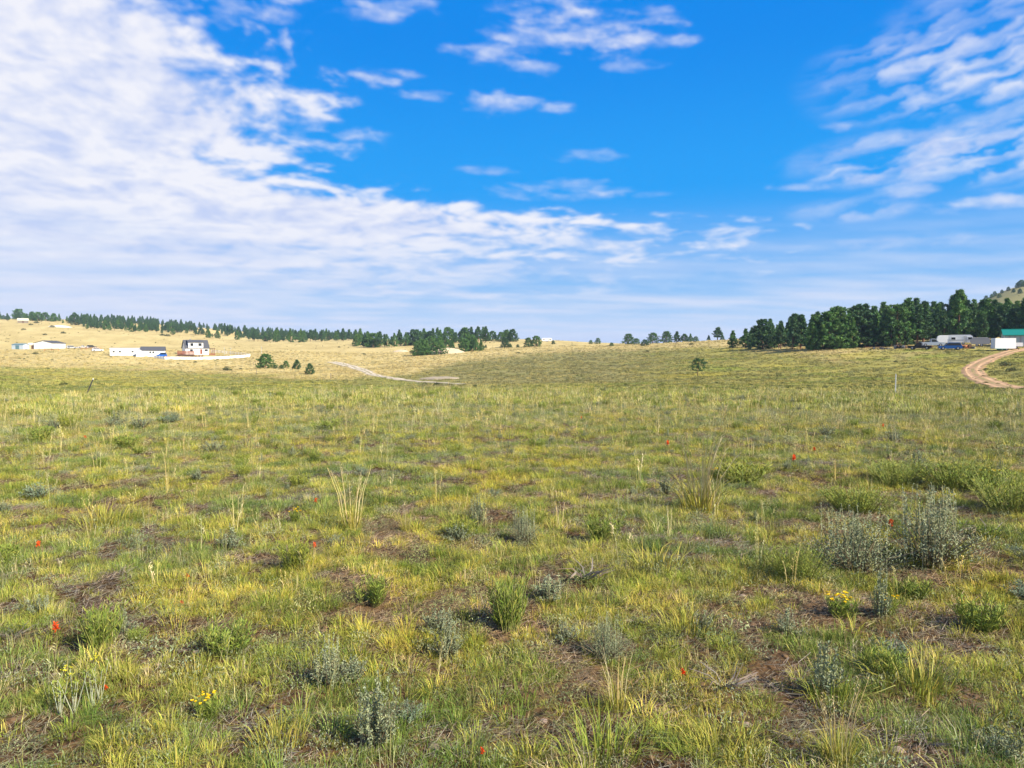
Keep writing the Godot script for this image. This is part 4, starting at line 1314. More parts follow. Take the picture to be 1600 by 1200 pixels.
	gabled(o, 10.5, 7.0, 2.5, 3.9, mat("grey_green_metal", lin(0.36, 0.43, 0.44), 0.5), mat("green_metal", lin(0.01, 0.17, 0.13), 0.4), 0.35)
	for k in 3:
		boxpart("wall_panel", Vector3(-4.4 + k * 1.1, -0.3, 3.5), Vector3(-4.05 + k * 1.1, 2.42, 3.55), mat("grey_panel", lin(0.33, 0.32, 0.33), 0.6), o)
	boxpart("sliding_door", Vector3(0.2, -0.3, 3.5), Vector3(3.4, 2.3, 3.58), white, o)
	boxpart("corner_trim", Vector3(-5.3, -0.3, 3.4), Vector3(-5.2, 2.42, 3.56), white, o)
	boxpart("ridge_cap", Vector3(-5.6, 4.06, -0.25), Vector3(5.6, 4.13, 0.25), mat("green_metal", lin(0.01, 0.17, 0.13), 0.4), o)
	p = far(1586, 206)
	o = thing("utility_trailer", "small white utility trailer beside the white box trailer", "trailer", p, facing(p) + 0.1)
	boxpart("bed", Vector3(-1.3, 0.5, -0.8), Vector3(1.3, 0.62, 0.8), timber, o)
	boxpart("side_panel", Vector3(-1.3, 0.62, 0.74), Vector3(1.3, 1.5, 0.8), vinyl, o)
	boxpart("side_panel", Vector3(-1.3, 0.62, -0.8), Vector3(1.3, 1.5, -0.74), vinyl, o)
	boxpart("end_panel", Vector3(-1.36, 0.62, -0.8), Vector3(-1.3, 1.5, 0.8), vinyl, o)
	wheel(o, 0.0, 0.92, 0.32, 0.2)
	wheel(o, 0.0, -0.92, 0.32, 0.2)
	# scrap heaps and a flat trailer left of the trucks
	rng.seed = 77
	for k in 4:
		p = far([1403.0, 1416.0, 1386.0, 1512.0][k], [210.0, 211.0, 211.0, 208.0][k])
		o = thing("scrap_pile", ["long low heap of dark scrap left of the black truck", "dark scrap heap touching the black truck's front", "small flat black scrap heap, leftmost by the forest", "jumbled scrap heap right of the blue wagon"][k], "scrap", p, facing(p))
		for e in [9, 8, 5, 9][k]:
			var s := Shape.new()
			var c := Vector3(rng.randf_range(-1.3, 1.3), 0.0, rng.randf_range(-0.6, 0.6))
			var hh := rng.randf_range(0.3, 0.9) * (0.5 if k == 2 else 1.0)
			s.box(Vector3(-0.5 * rng.randf_range(0.5, 1.2), -0.1, -0.3), Vector3(0.5 * rng.randf_range(0.5, 1.2), hh, 0.3))
			var piece := obj("scrap_piece", s, [timber, mat("black_paint", lin(0.012, 0.012, 0.016), 0.3), mat("bumper_grey", lin(0.12, 0.12, 0.12), 0.5), mat("rust_pipe", lin(0.48, 0.2, 0.09), 0.8)][rng.randi() % (3 if k < 3 else 4)], o)
			piece.position = c
			piece.rotation = Vector3(0, rng.randf() * TAU, rng.randf_range(-0.25, 0.25))
	p = far(1363, 214)
	o = thing("flat_trailer", "low rusty flatbed trailer in shade of the forest front", "trailer", p, facing(p))
	boxpart("bed", Vector3(-1.8, 0.5, -0.9), Vector3(1.8, 0.62, 0.9), wood, o)
	boxpart("headboard", Vector3(-1.8, 0.62, -0.9), Vector3(-1.72, 1.1, 0.9), timber, o)
	wheel(o, 0.3, 0.98, 0.33, 0.2)
	wheel(o, 0.3, -0.98, 0.33, 0.2)
	boxpart("tow_bar", Vector3(1.8, 0.5, -0.06), Vector3(3.0, 0.6, 0.06), timber, o)

func build_posts() -> void:
	# leaning steel post on the left and a slim pale one on the right
	var a := at(134, 619)
	var o := thing("steel_post", "dark steel fence post leaning right in the meadow", "post", a, facing(a))
	o.rotation.z = -0.38
	var s := Shape.new()
	s.box(Vector3(-0.045, -0.3, -0.01), Vector3(0.045, 1.5, 0.01))
	s.box(Vector3(-0.01, -0.3, -0.06), Vector3(0.01, 1.5, -0.011))
	obj("shaft", s, mat("dark_steel", lin(0.03, 0.03, 0.035), 0.6), o)
	boxpart("pale_tip", Vector3(-0.046, 1.5, -0.06), Vector3(0.046, 1.62, 0.01), mat("galvanised", lin(0.5, 0.52, 0.52), 0.5), o)
	for k in 9:
		boxpart("stud", Vector3(-0.008, 0.15 + k * 0.11, 0.006), Vector3(0.008, 0.17 + k * 0.11, 0.016), mat("dark_steel", lin(0.03, 0.03, 0.035), 0.6), o)
	var b := at(1399, 617)
	o = thing("marker_post", "slim pale marker post upright in the right meadow", "post", b, facing(b))
	s = Shape.new()
	s.tube(Vector3(0, -0.3, 0), Vector3(0, 1.28, 0), 0.035, 0.032, 7, true)
	obj("shaft", s, mat("galvanised", lin(0.5, 0.52, 0.52), 0.5), o)
	boxpart("cap", Vector3(-0.03, 1.28, -0.03), Vector3(0.03, 1.33, 0.03), mat("white_trim", lin(0.75, 0.75, 0.74)), o)
	# wire fence posts on the far slopes
	var wl := [[391, 570], [396, 571], [399, 569], [404, 573], [410, 546], [494, 543], [504, 542], [401, 585], [408, 545], [517, 592], [770, 543.5]]
	for i in wl.size():
		var p := at(wl[i][0], wl[i][1])
		o = thing("fence_post", ["thin fence post farthest left below the yard fence corner", "thin fence post second left below the yard fence corner", "thin fence post third left below the yard fence corner", "thin fence post just left of the broad round pine", "thin fence post high above the broad round pine", "thin fence post on golden slope above the cone-shaped pine", "thin fence post right of that above the cone-shaped pine", "thin fence post low in the green draw, left of the small pines", "thin fence post twin above the broad round pine", "thin fence post in the draw beside the low shrub", "thin fence post near the right end of the sandy bank clump"][i], "post", p, 0.0, "posts of the far wire fence")
		s = Shape.new()
		s.tube(Vector3(0, -0.3, 0), Vector3(0, 1.35, 0), 0.075, 0.06, 6, true)
		obj("shaft", s, mat("grey_wood", lin(0.16, 0.14, 0.11), 0.9), o)
		boxpart("staple", Vector3(-0.02, 1.1, 0.06), Vector3(0.02, 1.14, 0.09), mat("galvanised", lin(0.5, 0.52, 0.52), 0.5), o)
	# white poles by the house yard
	for i in 3:
		var p := far([351.0, 361.0, 409.0][i], [383.0, 381.0, 392.0][i])
		o = thing("yard_pole", ["slim white pole at back of the house yard", "slim white pole right of its twin behind the yard", "slim grey pole in the field right of the yard"][i], "pole", p)
		s = Shape.new()
		s.tube(Vector3(0, -0.3, 0), Vector3(0, 3.6, 0), 0.07, 0.06, 6, true)
		obj("shaft", s, mat("galvanised", lin(0.5, 0.52, 0.52), 0.5), o)
		boxpart("crossbar", Vector3(-0.4, 3.2, 0.07), Vector3(0.4, 3.28, 0.13), mat("galvanised", lin(0.5, 0.52, 0.52), 0.5), o)

# ------------------------------------------------------------------ the meadow
func build_grass() -> void:
	rng.seed = 2024
	var gm := leaf_mat("grass_blade", 0.3, 0.6)
	var lime := [Color(0.25, 0.28, 0.036), Color(0.33, 0.32, 0.046), Color(0.20, 0.245, 0.03), Color(0.42, 0.36, 0.08)]
	var mead := [Color(0.13, 0.19, 0.03), Color(0.175, 0.235, 0.036), Color(0.105, 0.15, 0.026), Color(0.29, 0.29, 0.075)]
	var straw := [Color(0.46, 0.39, 0.17), Color(0.52, 0.44, 0.22), Color(0.39, 0.32, 0.12), Color(0.27, 0.27, 0.07)]
	var dead := [Color(0.20, 0.16, 0.11), Color(0.27, 0.22, 0.15), Color(0.15, 0.115, 0.08), Color(0.38, 0.31, 0.17)]
	var grey := [Color(0.20, 0.225, 0.10), Color(0.245, 0.265, 0.14), Color(0.165, 0.185, 0.08)]
	var kinds := []     # [name, label, shapes]
	var protos := {"lime": [], "mead": [], "straw": [], "dead": [], "grey": [], "stalk": [], "clump": []}
	for k in 4:
		protos.lime.append(tuft(80, 0.06, 0.04, 0.125, 0.0032, 1.05, lime))
		protos.mead.append(tuft(80, 0.065, 0.04, 0.13, 0.0032, 0.95, mead))
		protos.straw.append(tuft(30, 0.08, 0.05, 0.15, 0.0028, 0.9, straw))
		protos.clump.append(tuft(120, 0.17, 0.05, 0.17, 0.0075, 0.6, [lime, mead, straw, lime][k] + [mead[0], straw[0]]))
		var s := Shape.new()
		for i in 44:
			s.col = vary(pick(dead), 0.25)
			var a := rng.randf() * TAU
			var p := Vector3(rng.randf_range(-0.14, 0.14), rng.randf_range(0.002, 0.02), rng.randf_range(-0.14, 0.14))
			var d := Vector3(sin(a), rng.randf_range(0.0, 0.35), cos(a)) * rng.randf_range(0.03, 0.09)
			var side := Vector3(cos(a), 0.3, -sin(a)) * 0.0014
			s.quad(p - side, p + side, p + d + side * 0.5, p + d - side * 0.5)
		protos.dead.append(s)
		s = Shape.new()
		for i in 120:
			s.col = vary(pick(grey), 0.2)
			var a := rng.randf() * TAU
			var rr := 0.11 * sqrt(rng.randf())
			leaf(s, Vector3(sin(a) * rr, rng.randf_range(0.0, 0.07), cos(a) * rr), rnd_dir(0.9), rng.randf_range(0.012, 0.028), 0.0055)
		protos.grey.append(s)
		s = Shape.new()
		stalks(s, 4, 0.06, 0.16, 0.34, straw, 0.0032)
		protos.stalk.append(s)
	var bins := {}
	for key in protos:
		bins[key] = [Scatter.new(), Scatter.new(), Scatter.new(), Scatter.new()]
	# zones: inner radius, outer radius, spacing, size
	for zone in [[1.3, 6.5, 0.047, 0.66], [6.5, 14.0, 0.058, 0.74], [14.0, 27.0, 0.10, 1.0], [27.0, 60.0, 0.20, 1.2]]:
		var cell: float = zone[2]
		var n := int(zone[1] / cell) + 1
		for ix in range(-n, n):
			for iz in range(-n, int(3.0 / cell)):
				var x := (ix + rng.randf()) * cell
				var z := (iz + rng.randf()) * cell
				var r := sqrt(x * x + z * z)
				if r < zone[0] or r >= zone[1] or absf(x) > -z * 1.0 + 2.2:
					continue
				var bare := n_b.get_noise_2d(x * 0.85, z * 0.85) + 0.45 * n_a.get_noise_2d(x * 2.6, z * 2.6)
				var patch := n_d.get_noise_2d(x * 0.33 + 40.0, z * 0.33)
				var dry := n_d.get_noise_2d(x * 0.2, z * 0.2 - 70.0)
				var g := n_a.get_noise_2d(x * 0.7 - 20.0, z * 0.7)
				var far_in := smoothstep(10.0, 24.0, r)
				var u := rng.randf()
				var open := bare > 0.10 + 0.22 * far_in
				var key := "lime"
				if open:
					if u < 0.40: key = "dead"
					elif u < 0.46: key = "grey"
					elif u < 0.52 + 0.1 * far_in: key = "lime"
					else: continue
				else:
					# grass stands in bunches with soil between; farther off they close up
					var fill := 0.26 - 0.22 * far_in + 0.5 * clampf(n_a.get_noise_2d(x * 3.1 + 7.0, z * 3.1), -0.3, 0.4)
					if u < 0.12: key = "dead"
					elif u < 0.19 + 0.10 * far_in: key = "grey"
					elif u < 0.198 + 0.13 * far_in + maxf(0.0, dry) * 0.02: key = "stalk"
					elif u < 0.25 + maxf(0.0, dry) * 0.28 + 0.36 * far_in: key = "straw"
					elif u < 0.25 + 0.36 * far_in + fill: continue
					elif g + rng.randf_range(-0.25, 0.25) > 0.04: key = "mead"
				if r > 27.0:
					var w := rng.randf() + 0.5 * dry
					key = "clump" if w < 0.42 else ("straw" if w < 0.66 else ("grey" if w < 0.80 else ("mead" if w < 0.94 else "stalk")))
				var k := rng.randf_range(0.6, 1.45)
				var tint := Color(1.0 + 0.25 * patch, 1.0 + 0.10 * patch, 1.0 - 0.25 * patch) * k
				var vigour := 1.0 + 0.55 * n_d.get_noise_2d(x * 1.3 + 200.0, z * 1.3)
				tint = Color(tint.r * vigour, tint.g * (0.35 + 0.65 * vigour), tint.b * vigour)
				var size: float = zone[3] * (0.5 + 1.1 * rng.randf() * rng.randf() + 0.3 * rng.randf())
				if key == "clump":
					size *= 1.2
				var tall := rng.randf_range(0.75, 1.25) * (1.0 + 0.35 * maxf(0.0, g))
				place(bins[key][rng.randi() % 4], x, z, size, tall, tint)
	var told := {"lime": ["bunch_grass", "yellow-green bunchgrass covering the near meadow"], "mead": ["meadow_grass", "mid-green meadow grass mixed through the near meadow"], "straw": ["straw_grass", "straw-coloured dry grass in the near meadow"],
		"dead": ["grass_litter", "dead grey-brown grass litter on the soil"], "grey": ["ground_sage", "low grey-green sage leaves between the grass"], "stalk": ["seed_grass", "thin straw seed stalks standing over the meadow"], "clump": ["tall_grass", "taller mixed grass toward the meadow's far edge"]}
	for key in protos:
		for k in 4:
			scatter_out(told[key][0], told[key][1], "grass", protos[key][k], gm, bins[key][k])
	# coarse growth on the slopes beyond, coloured like the land it stands on
	var coarse := []
	var cb := []
	for k in 4:
		var s := Shape.new()
		for i in 34:
			var v := rng.randf_range(0.75, 1.3)
			s.col = Color(v * rng.randf_range(0.94, 1.06), v, v * rng.randf_range(0.85, 1.1))
			var a := rng.randf() * TAU
			var d := 0.3 * sqrt(rng.randf())
			blade(s, Vector3(sin(a) * d, -0.02, cos(a) * d), rng.randf() * TAU, rng.randf_range(0.2, 0.9), rng.randf_range(0.12, 0.26), 0.03)
		coarse.append(s)
		cb.append(Scatter.new())
	for zone in [[60.0, 130.0, 0.62, 1.0], [130.0, 240.0, 0.95, 1.3], [240.0, 430.0, 1.9, 1.8]]:
		var cell: float = zone[2]
		var n := int(zone[1] / cell) + 1
		for ix in range(-n, n):
			for iz in range(-n, -int(zone[0] * 0.5 / cell)):
				var x := (ix + rng.randf()) * cell
				var z := (iz + rng.randf()) * cell
				var r := sqrt(x * x + z * z)
				if r < zone[0] or r >= zone[1] or absf(x) > -z * 0.86:
					continue
				if worn.has(Vector2i(int(floor(x / 0.7)), int(floor(z / 0.7)))):
					continue
				if n_d.get_noise_2d(x * 0.11, z * 0.11) + rng.randf_range(-0.4, 0.4) < -0.1:
					continue
				var e := earth(x, z)
				var w := rng.randf()
				var tint := e * rng.randf_range(0.65, 1.25)
				if w < 0.16:
					tint = e.lerp(Color(0.19, 0.21, 0.12), 0.6)
				elif w < 0.26:
					tint = e.lerp(Color(0.09, 0.10, 0.04), 0.55)
				elif w < 0.40:
					tint = e.lerp(Color(0.55, 0.43, 0.14), 0.5)
				tint.a = 1.0
				place(cb[rng.randi() % 4], x, z, zone[3] * rng.randf_range(0.6, 1.5), rng.randf_range(0.6, 1.2), tint)
	for k in 4:
		scatter_out("slope_grass", "coarse grass clumps over the slopes beyond the draw", "grass", coarse[k], gm, cb[k])
	# pebbles
	var pb := Shape.new()
	var ring := []
	for j in 3:
		var row := []
		for i in 7:
			var a := TAU * i / 7.0
			row.append(Vector3(cos(a), 0, sin(a)) * [0.8, 1.0, 0.55][j] * rng.randf_range(0.8, 1.15) + Vector3(0, [-0.4, 0.1, 0.55][j], 0))
		ring.append(row)
	for j in 2:
		for i in 7:
			pb.quad(ring[j][i], ring[j + 1][i], ring[j + 1][(i + 1) % 7], ring[j][(i + 1) % 7])
	for i in 7:
		pb.tri(Vector3(0, 0.68, 0), ring[2][(i + 1) % 7], ring[2][i])
	var crumbs := Scatter.new()
	for i in 34000:
		var rr := 1.4 + 9.0 * pow(rng.randf(), 0.7)
		var aa := rng.randf_range(-0.75, 0.75)
		var x := rr * sin(aa)
		var z := -rr * cos(aa)
		if n_b.get_noise_2d(x * 0.85, z * 0.85) < -0.02 and rng.randf() < 0.6:
			continue
		var v := rng.randf_range(0.6, 1.35)
		place(crumbs, x, z, 0.004 + 0.02 * pow(rng.randf(), 3.0), rng.randf_range(0.5, 0.9), Color(0.115 * v, 0.07 * v, 0.036 * v))
	scatter_out("soil_crumbs", "dark brown soil crumbs on the bare patches", "soil", pb, leaf_mat("stone", 0.0, 0.9), crumbs)
	var ps := Scatter.new()
	for i in 2600:
		var x := rng.randf_range(-11, 11)
		var z := -rng.randf_range(1.5, 14.0)
		var bare := n_b.get_noise_2d(x * 0.85, z * 0.85)
		if bare < 0.0 and rng.randf() < 0.7:
			continue
		var v := rng.randf_range(0.7, 1.2)
		place(ps, x, z, 0.006 + 0.022 * pow(rng.randf(), 4.0), 0.6, Color(0.34 * v, 0.25 * v, 0.19 * v))
	scatter_out("pebbles", "small pinkish pebbles on the bare soil", "stones", pb, leaf_mat("stone", 0.0, 0.9), ps)

func build_plants() -> void:
	rng.seed = 31
	var stem := leaf_mat("plant_stem", 0.0, 0.9)
	var leafm := leaf_mat("plant_leaf", 0.4, 0.65)
	var petal := leaf_mat("petal", 0.5, 0.6)
	var silver := [Color(0.20, 0.235, 0.14), Color(0.25, 0.28, 0.18), Color(0.165, 0.195, 0.105), Color(0.22, 0.245, 0.12)]
	var bluish := [Color(0.17, 0.235, 0.15), Color(0.22, 0.275, 0.185), Color(0.14, 0.19, 0.11)]
	var fresh := [Color(0.165, 0.235, 0.04), Color(0.215, 0.275, 0.045), Color(0.13, 0.185, 0.03), Color(0.28, 0.30, 0.06)]
	var yellowg := [Color(0.24, 0.27, 0.038), Color(0.18, 0.22, 0.036), Color(0.29, 0.30, 0.05)]
	var lime := [Color(0.29, 0.275, 0.045), Color(0.24, 0.255, 0.04), Color(0.37, 0.32, 0.075)]
	var sages := []
	for k in 4:
		var sh := sage_shapes([22, 30, 18, 34][k], 0.22, 0.17, [0, 0, 5, 3][k], silver if k != 1 else bluish)
		sages.append(plant("sage_plant", [["stems", sh[0], stem], ["foliage", sh[1], leafm]]))
	var spiky := []
	for k in 3:
		var sh := sage_shapes(10, 0.16, 0.14, [11, 16, 8][k], silver)
		spiky.append(plant("sage_plant", [["stems", sh[0], stem], ["foliage", sh[1], leafm]]))
	var tall_sage := []
	for k in 3:
		var sh := sage_shapes([70, 30, 64][k], [0.36, 0.3, 0.42][k], [0.50, 0.2, 0.44][k], [46, 22, 50][k], silver)
		tall_sage.append(plant("sage_plant", [["stems", sh[0], stem], ["foliage", sh[1], leafm]]))
	var greens := []
	for k in 3:
		var sh := green_shapes([46, 60, 52][k], 0.26, 0.18, fresh if k < 2 else yellowg)
		greens.append(plant("green_shrub", [["stems", sh[0], stem], ["foliage", sh[1], leafm]]))
	var bg := green_shapes(150, 0.45, 0.42, yellowg + fresh)
	var big_green := plant("green_shrub", [["stems", bg[0], stem], ["foliage", bg[1], leafm]])
	var sprig := []
	for k in 2:
		var sh := green_shapes(38, 0.22, 0.13, fresh)
		sprig.append(plant("yellow_flower", [["stems", sh[0], stem], ["leaves", sh[1], leafm], ["flowers", flower_heads(16 - 4 * k, 0.235, 0.16, [Color(0.75, 0.50, 0.01), Color(0.8, 0.58, 0.02)], 0.022), petal]]))
	# tall bunchgrass with seed stalks
	var bunch := []
	for k in 3:
		var t := tuft(190, 0.1, 0.2, 0.48, 0.0055, 0.75, lime)
		var sk := Shape.new()
		stalks(sk, [12, 24, 8][k], 0.1, 0.5, 0.74, [Color(0.60, 0.48, 0.22), Color(0.66, 0.55, 0.30)], 0.006)
		bunch.append(plant("bunchgrass_clump", [["blades", t, leafm], ["seed_stalks", sk, leafm]]))
	var short_bunch := []
	for k in 4:
		short_bunch.append(plant("bunchgrass_clump", [["blades", tuft(170, 0.13, 0.12, 0.27, 0.0046, 0.7, [lime, fresh + lime, lime, fresh + yellowg][k]), leafm]]))
	# orange-red wildflower: leafy stem with a ragged brush of bracts
	var reds := []
	for k in 2:
		var st := Shape.new()
		var br := Shape.new()
		st.col = Color(0.16, 0.14, 0.05)
		for i in 3:
			var b := Vector3(rng.randf_range(-0.015, 0.015), 0, rng.randf_range(-0.015, 0.015))
			var t := b * 2.0 + Vector3(0, rng.randf_range(0.12, 0.17), 0)
			st.tube(b, t, 0.003, 0.002, 4)
			for j in 5:
				leaf(st, b.lerp(t, 0.2 + 0.15 * j), rnd_dir(0.8), 0.035, 0.006)
			for j in 16:
				br.col = vary(Color(0.72, 0.075, 0.012), 0.2)
				leaf(br, t - Vector3(0, 0.03 * rng.randf(), 0), rnd_dir(0.7), rng.randf_range(0.025, 0.042), 0.012)
		reds.append(plant("red_wildflower", [["stem", st, stem], ["bracts", br, petal]]))
	# tall forb with white stems and yellow-green tops
	var wst := Shape.new()
	var wlf := Shape.new()
	for i in 11:
		var a := rng.randf() * TAU
		var b := Vector3(sin(a), 0, cos(a)) * 0.05
		var t := b + Vector3(rng.randf_range(-0.09, 0.09), rng.randf_range(0.2, 0.33), rng.randf_range(-0.06, 0.06))
		wst.col = vary(Color(0.34, 0.36, 0.25), 0.1)
		wst.tube(b, t, 0.0038, 0.0022, 5)
		for k in 18:
			wlf.col = vary(pick(yellowg + fresh), 0.2)
			leaf(wlf, b.lerp(t, rng.randf_range(0.55, 1.05)), rnd_dir(1.0), rng.randf_range(0.03, 0.055), 0.008)
	var pale_stem := plant("milkweed_plant", [["stems", wst, stem], ["leaves", wlf, leafm], ["flowers", flower_heads(8, 0.32, 0.06, [Color(0.62, 0.58, 0.05)], 0.014), petal]])
	# broad flat leaves lying on the soil
	var fl := Shape.new()
	for i in 9:
		var a := i * 0.7 + rng.randf_range(-0.2, 0.2)
		fl.col = vary(pick(fresh), 0.15)
		var d := Vector3(sin(a), 0.18, cos(a)).normalized()
		var side := Vector3(cos(a), 0.05, -sin(a)) * 0.022
		var l := rng.randf_range(0.09, 0.16)
		fl.quad(Vector3(0, 0.01, 0), d * l * 0.5 + side, d * l + Vector3(0, -0.01, 0), d * l * 0.5 - side)
	var rosette := plant("leaf_rosette", [["leaves", fl, leafm]])
	# dead woody twigs
	var tw := Shape.new()
	for i in 16:
		tw.col = vary(Color(0.21, 0.17, 0.135), 0.2)
		var a := rng.randf() * TAU
		var m := Vector3(sin(a) * 0.07, rng.randf_range(0.03, 0.08), cos(a) * 0.07)
		var t := m + Vector3(sin(a + 0.5) * 0.09, rng.randf_range(0.0, 0.08), cos(a + 0.5) * 0.09)
		tw.tube(Vector3(0, 0, 0), m, 0.005, 0.004, 3)
		tw.tube(m, t, 0.004, 0.0015, 3)
	var twigs := plant("dead_twigs", [["branches", tw, stem]])
	# picked-out plants: model, column, row of the foot, height in rows, height of model, widen, label, category
	var list := [
		[tall_sage[2], 1460, 882, 118, 0.55, 1.05, "largest silvery sage, tall spikes, right of its broad twin", "sage"],
		[tall_sage[0], 1335, 892, 98, 0.48, 1.1, "broad silvery sage clump with red flower rising behind", "sage"],
		[tall_sage[0], 818, 845, 50, 0.46, 0.8, "dark-footed blue-grey sage in the middle of the meadow", "sage"],
		[tall_sage[1], 747, 820, 45, 0.4, 1.0, "slim grey sage just left of the blue-grey one", "sage"],
		[sages[0], 333, 708, 27, 0.24, 1.2, "round pale grey sage on the left middle meadow", "sage"],
		[sages[2], 360, 862, 40, 0.27, 1.3, "ragged pale sage between soil patches on the left", "sage"],
		[tall_sage[1], 512, 1075, 80, 0.4, 1.0, "spiky silver sage left of the leaning spike", "sage"],
		[tall_sage[1], 590, 1165, 110, 0.4, 1.0, "near silver sage with long spikes at bottom centre", "sage"],
		[tall_sage[1], 700, 1030, 75, 0.4, 0.9, "pale upright sage beside the pebbled soil patch", "sage"],
		[tall_sage[0], 948, 1030, 70, 0.46, 0.7, "grey bushy sage with dead wood, right of centre", "sage"],
		[spiky[2], 1285, 1085, 90, 0.24, 0.8, "thin silvery sage spikes left of the small yellow bloom", "sage"],
		[sages[1], 1390, 1035, 55, 0.24, 1.0, "dark blue-green sage below the large yellow blooms", "sage"],
		[spiky[0], 1375, 965, 80, 0.24, 0.5, "single tall sage spike under the large yellow blooms", "sage"],
		[sages[0], 1290, 682, 22, 0.24, 1.3, "blue-grey sage in right far meadow, left of its twin", "sage"],
		[sages[0], 1396, 690, 24, 0.24, 1.2, "blue-grey sage in right far meadow, right of its twin", "sage"],
		[sages[0], 83, 672, 24, 0.24, 1.2, "pale sage near the left edge below the leaning post", "sage"],
		[sages[2], 175, 668, 22, 0.24, 1.8, "wide pale sage right of the leaning post foot", "sage"],
		[sages[0], 220, 672, 28, 0.24, 1.4, "tallest pale sage in the row below the leaning post", "sage"],
		[sages[1], 265, 662, 20, 0.24, 1.6, "right end sage of the row below the leaning post", "sage"],
		[sages[1], 1047, 625, 8, 0.24, 1.6, "dark flat sage on the far meadow edge", "sage"],
		[sages[1], 1150, 630, 9, 0.24, 1.2, "dark round sage right of the flat one far off", "sage"],
		[sages[3], 1040, 775, 38, 0.28, 0.8, "dark grey sage left of the tall straw bunchgrass", "sage"],
		[sages[1], 60, 780, 32, 0.24, 1.3, "blue-green leafy clump on the left meadow", "sage"],
		[sages[2], 1440, 745, 40, 0.27, 1.4, "grey sage rising from the green shrubs on the right", "sage"],
		[sages[2], 1130, 645, 16, 0.27, 1.4, "grey sage tuft on the right far meadow", "sage"],
		[sages[1], 566, 745, 24, 0.24, 0.8, "blue-grey upright sage above the green tuft, left centre", "sage"],
		[sages[3], 785, 975, 60, 0.28, 0.9, "loose dark sage by the long-leaved green plant", "sage"],
		[sages[0], 1100, 985, 40, 0.24, 1.0, "low grey sage right of the pale dead stick", "sage"],
		[sages[0], 1560, 1180, 55, 0.24, 1.2, "silver sage cushion in the bottom right corner", "sage"],
		[sages[2], 1230, 990, 45, 0.27, 1.2, "grey-green sage bush left of the large yellow blooms", "sage"],
		[sages[1], 640, 1130, 45, 0.24, 1.0, "low blue-green sage right of the long silver spikes", "sage"],
		[sages[0], 60, 960, 40, 0.24, 1.1, "silver-leaved sage by the orange flower at left", "sage"],
		[greens[0], 945, 842, 42, 0.27, 1.3, "bright green tufted shrub right of the blue-grey sage", "shrub"],
		[short_bunch[3], 940, 1190, 100, 0.26, 1.1, "bright green grassy shrub at the bottom centre", "shrub"],
		[greens[0], 200, 702, 26, 0.27, 1.3, "bright green shrub on the left middle meadow", "shrub"],
		[greens[1], 215, 1000, 5, 0.27, 1.3, "tiny green sprout on the left meadow", "shrub"],
		[greens[0], 566, 782, 26, 0.27, 1.0, "green tuft under the blue-grey upright sage", "shrub"],
		[big_green, 1245, 905, 60, 0.5, 1.1, "yellow-green leafy shrub left of the broad silvery sage", "shrub"],
		[big_green, 1400, 755, 42, 0.5, 1.6, "wide green shrub mass on the right, left part", "shrub"],
		[big_green, 1500, 765, 52, 0.5, 1.7, "wide green shrub mass on the right, middle part", "shrub"],
		[big_green, 1585, 800, 70, 0.5, 1.3, "yellow-tipped green shrub at the right edge", "shrub"],
		[greens[2], 1160, 758, 40, 0.27, 1.5, "green shrub right of the tall straw bunchgrass", "shrub"],
		[big_green, 1340, 800, 45, 0.5, 1.6, "green shrub behind the broad silvery sage", "shrub"],
		[greens[0], 60, 690, 26, 0.27, 1.5, "green shrub near the left edge of the meadow", "shrub"],
		[greens[2], 110, 672, 26, 0.27, 1.0, "green shrub right of the pale left-edge sage", "shrub"],
		[greens[1], 510, 672, 18, 0.27, 2.0, "green shrub patch in the left far meadow", "shrub"],
		[greens[1], 160, 1010, 70, 0.27, 0.8, "green upright leaves behind the white-stemmed plant", "shrub"],
		[greens[0], 580, 945, 50, 0.27, 0.9, "green grassy tuft in the lower left centre", "shrub"],
		[greens[1], 795, 985, 90, 0.27, 0.6, "dark green long-leaved plant right of the pebbled soil", "shrub"],
		[greens[1], 1530, 985, 55, 0.27, 1.2, "mid-green shrub in the lower right meadow", "shrub"],
		[greens[2], 460, 890, 50, 0.27, 0.8, "fresh green sprig below the small yellow bloom at left", "shrub"],
		[bunch[1], 1095, 800, 120, 0.7, 1.35, "tall straw-stalked bunchgrass right of centre", "grass clump"],
		[bunch[0], 550, 830, 100, 0.7, 0.9, "tall golden grass clump left of centre", "grass clump"],
		[bunch[2], 1430, 870, 60, 0.7, 0.8, "straw grass stalks between the two large sages", "grass clump"],
		[bunch[2], 635, 830, 50, 0.7, 0.8, "short golden grass clump right of the tall golden one", "grass clump"],
		[bunch[2], 965, 1110, 100, 0.6, 0.8, "golden grass wisp behind the bright green grassy shrub", "grass clump"],
		[bunch[0], 1310, 1190, 110, 0.6, 1.0, "yellow-green grass clump near the bottom right", "grass clump"],
		[short_bunch[0], 160, 820, 45, 0.26, 1.6, "wide golden-green bunchgrass on the left meadow", "grass clump"],
		[short_bunch[2], 435, 1165, 75, 0.26, 1.0, "small yellow bunchgrass by the bare soil at bottom left", "grass clump"],
		[short_bunch[0], 1430, 1075, 70, 0.26, 1.6, "broad yellow bunchgrass in the lower right meadow", "grass clump"],
		[short_bunch[1], 1300, 1095, 60, 0.26, 1.2, "green-yellow bunchgrass left of the broad yellow one", "grass clump"],
		[short_bunch[2], 1075, 985, 60, 0.26, 1.3, "golden bunchgrass above the lone small red flower", "grass clump"],
		[short_bunch[2], 1125, 1175, 75, 0.26, 1.3, "yellow bunchgrass beside bottom bare soil right of centre", "grass clump"],
		[short_bunch[0], 1030, 890, 50, 0.26, 1.6, "yellow bunchgrass patch below the tall straw clump", "grass clump"],
		[sprig[0], 1315, 965, 40, 0.25, 1.2, "larger yellow-flowered plant, left of the bloom pair", "flower"],
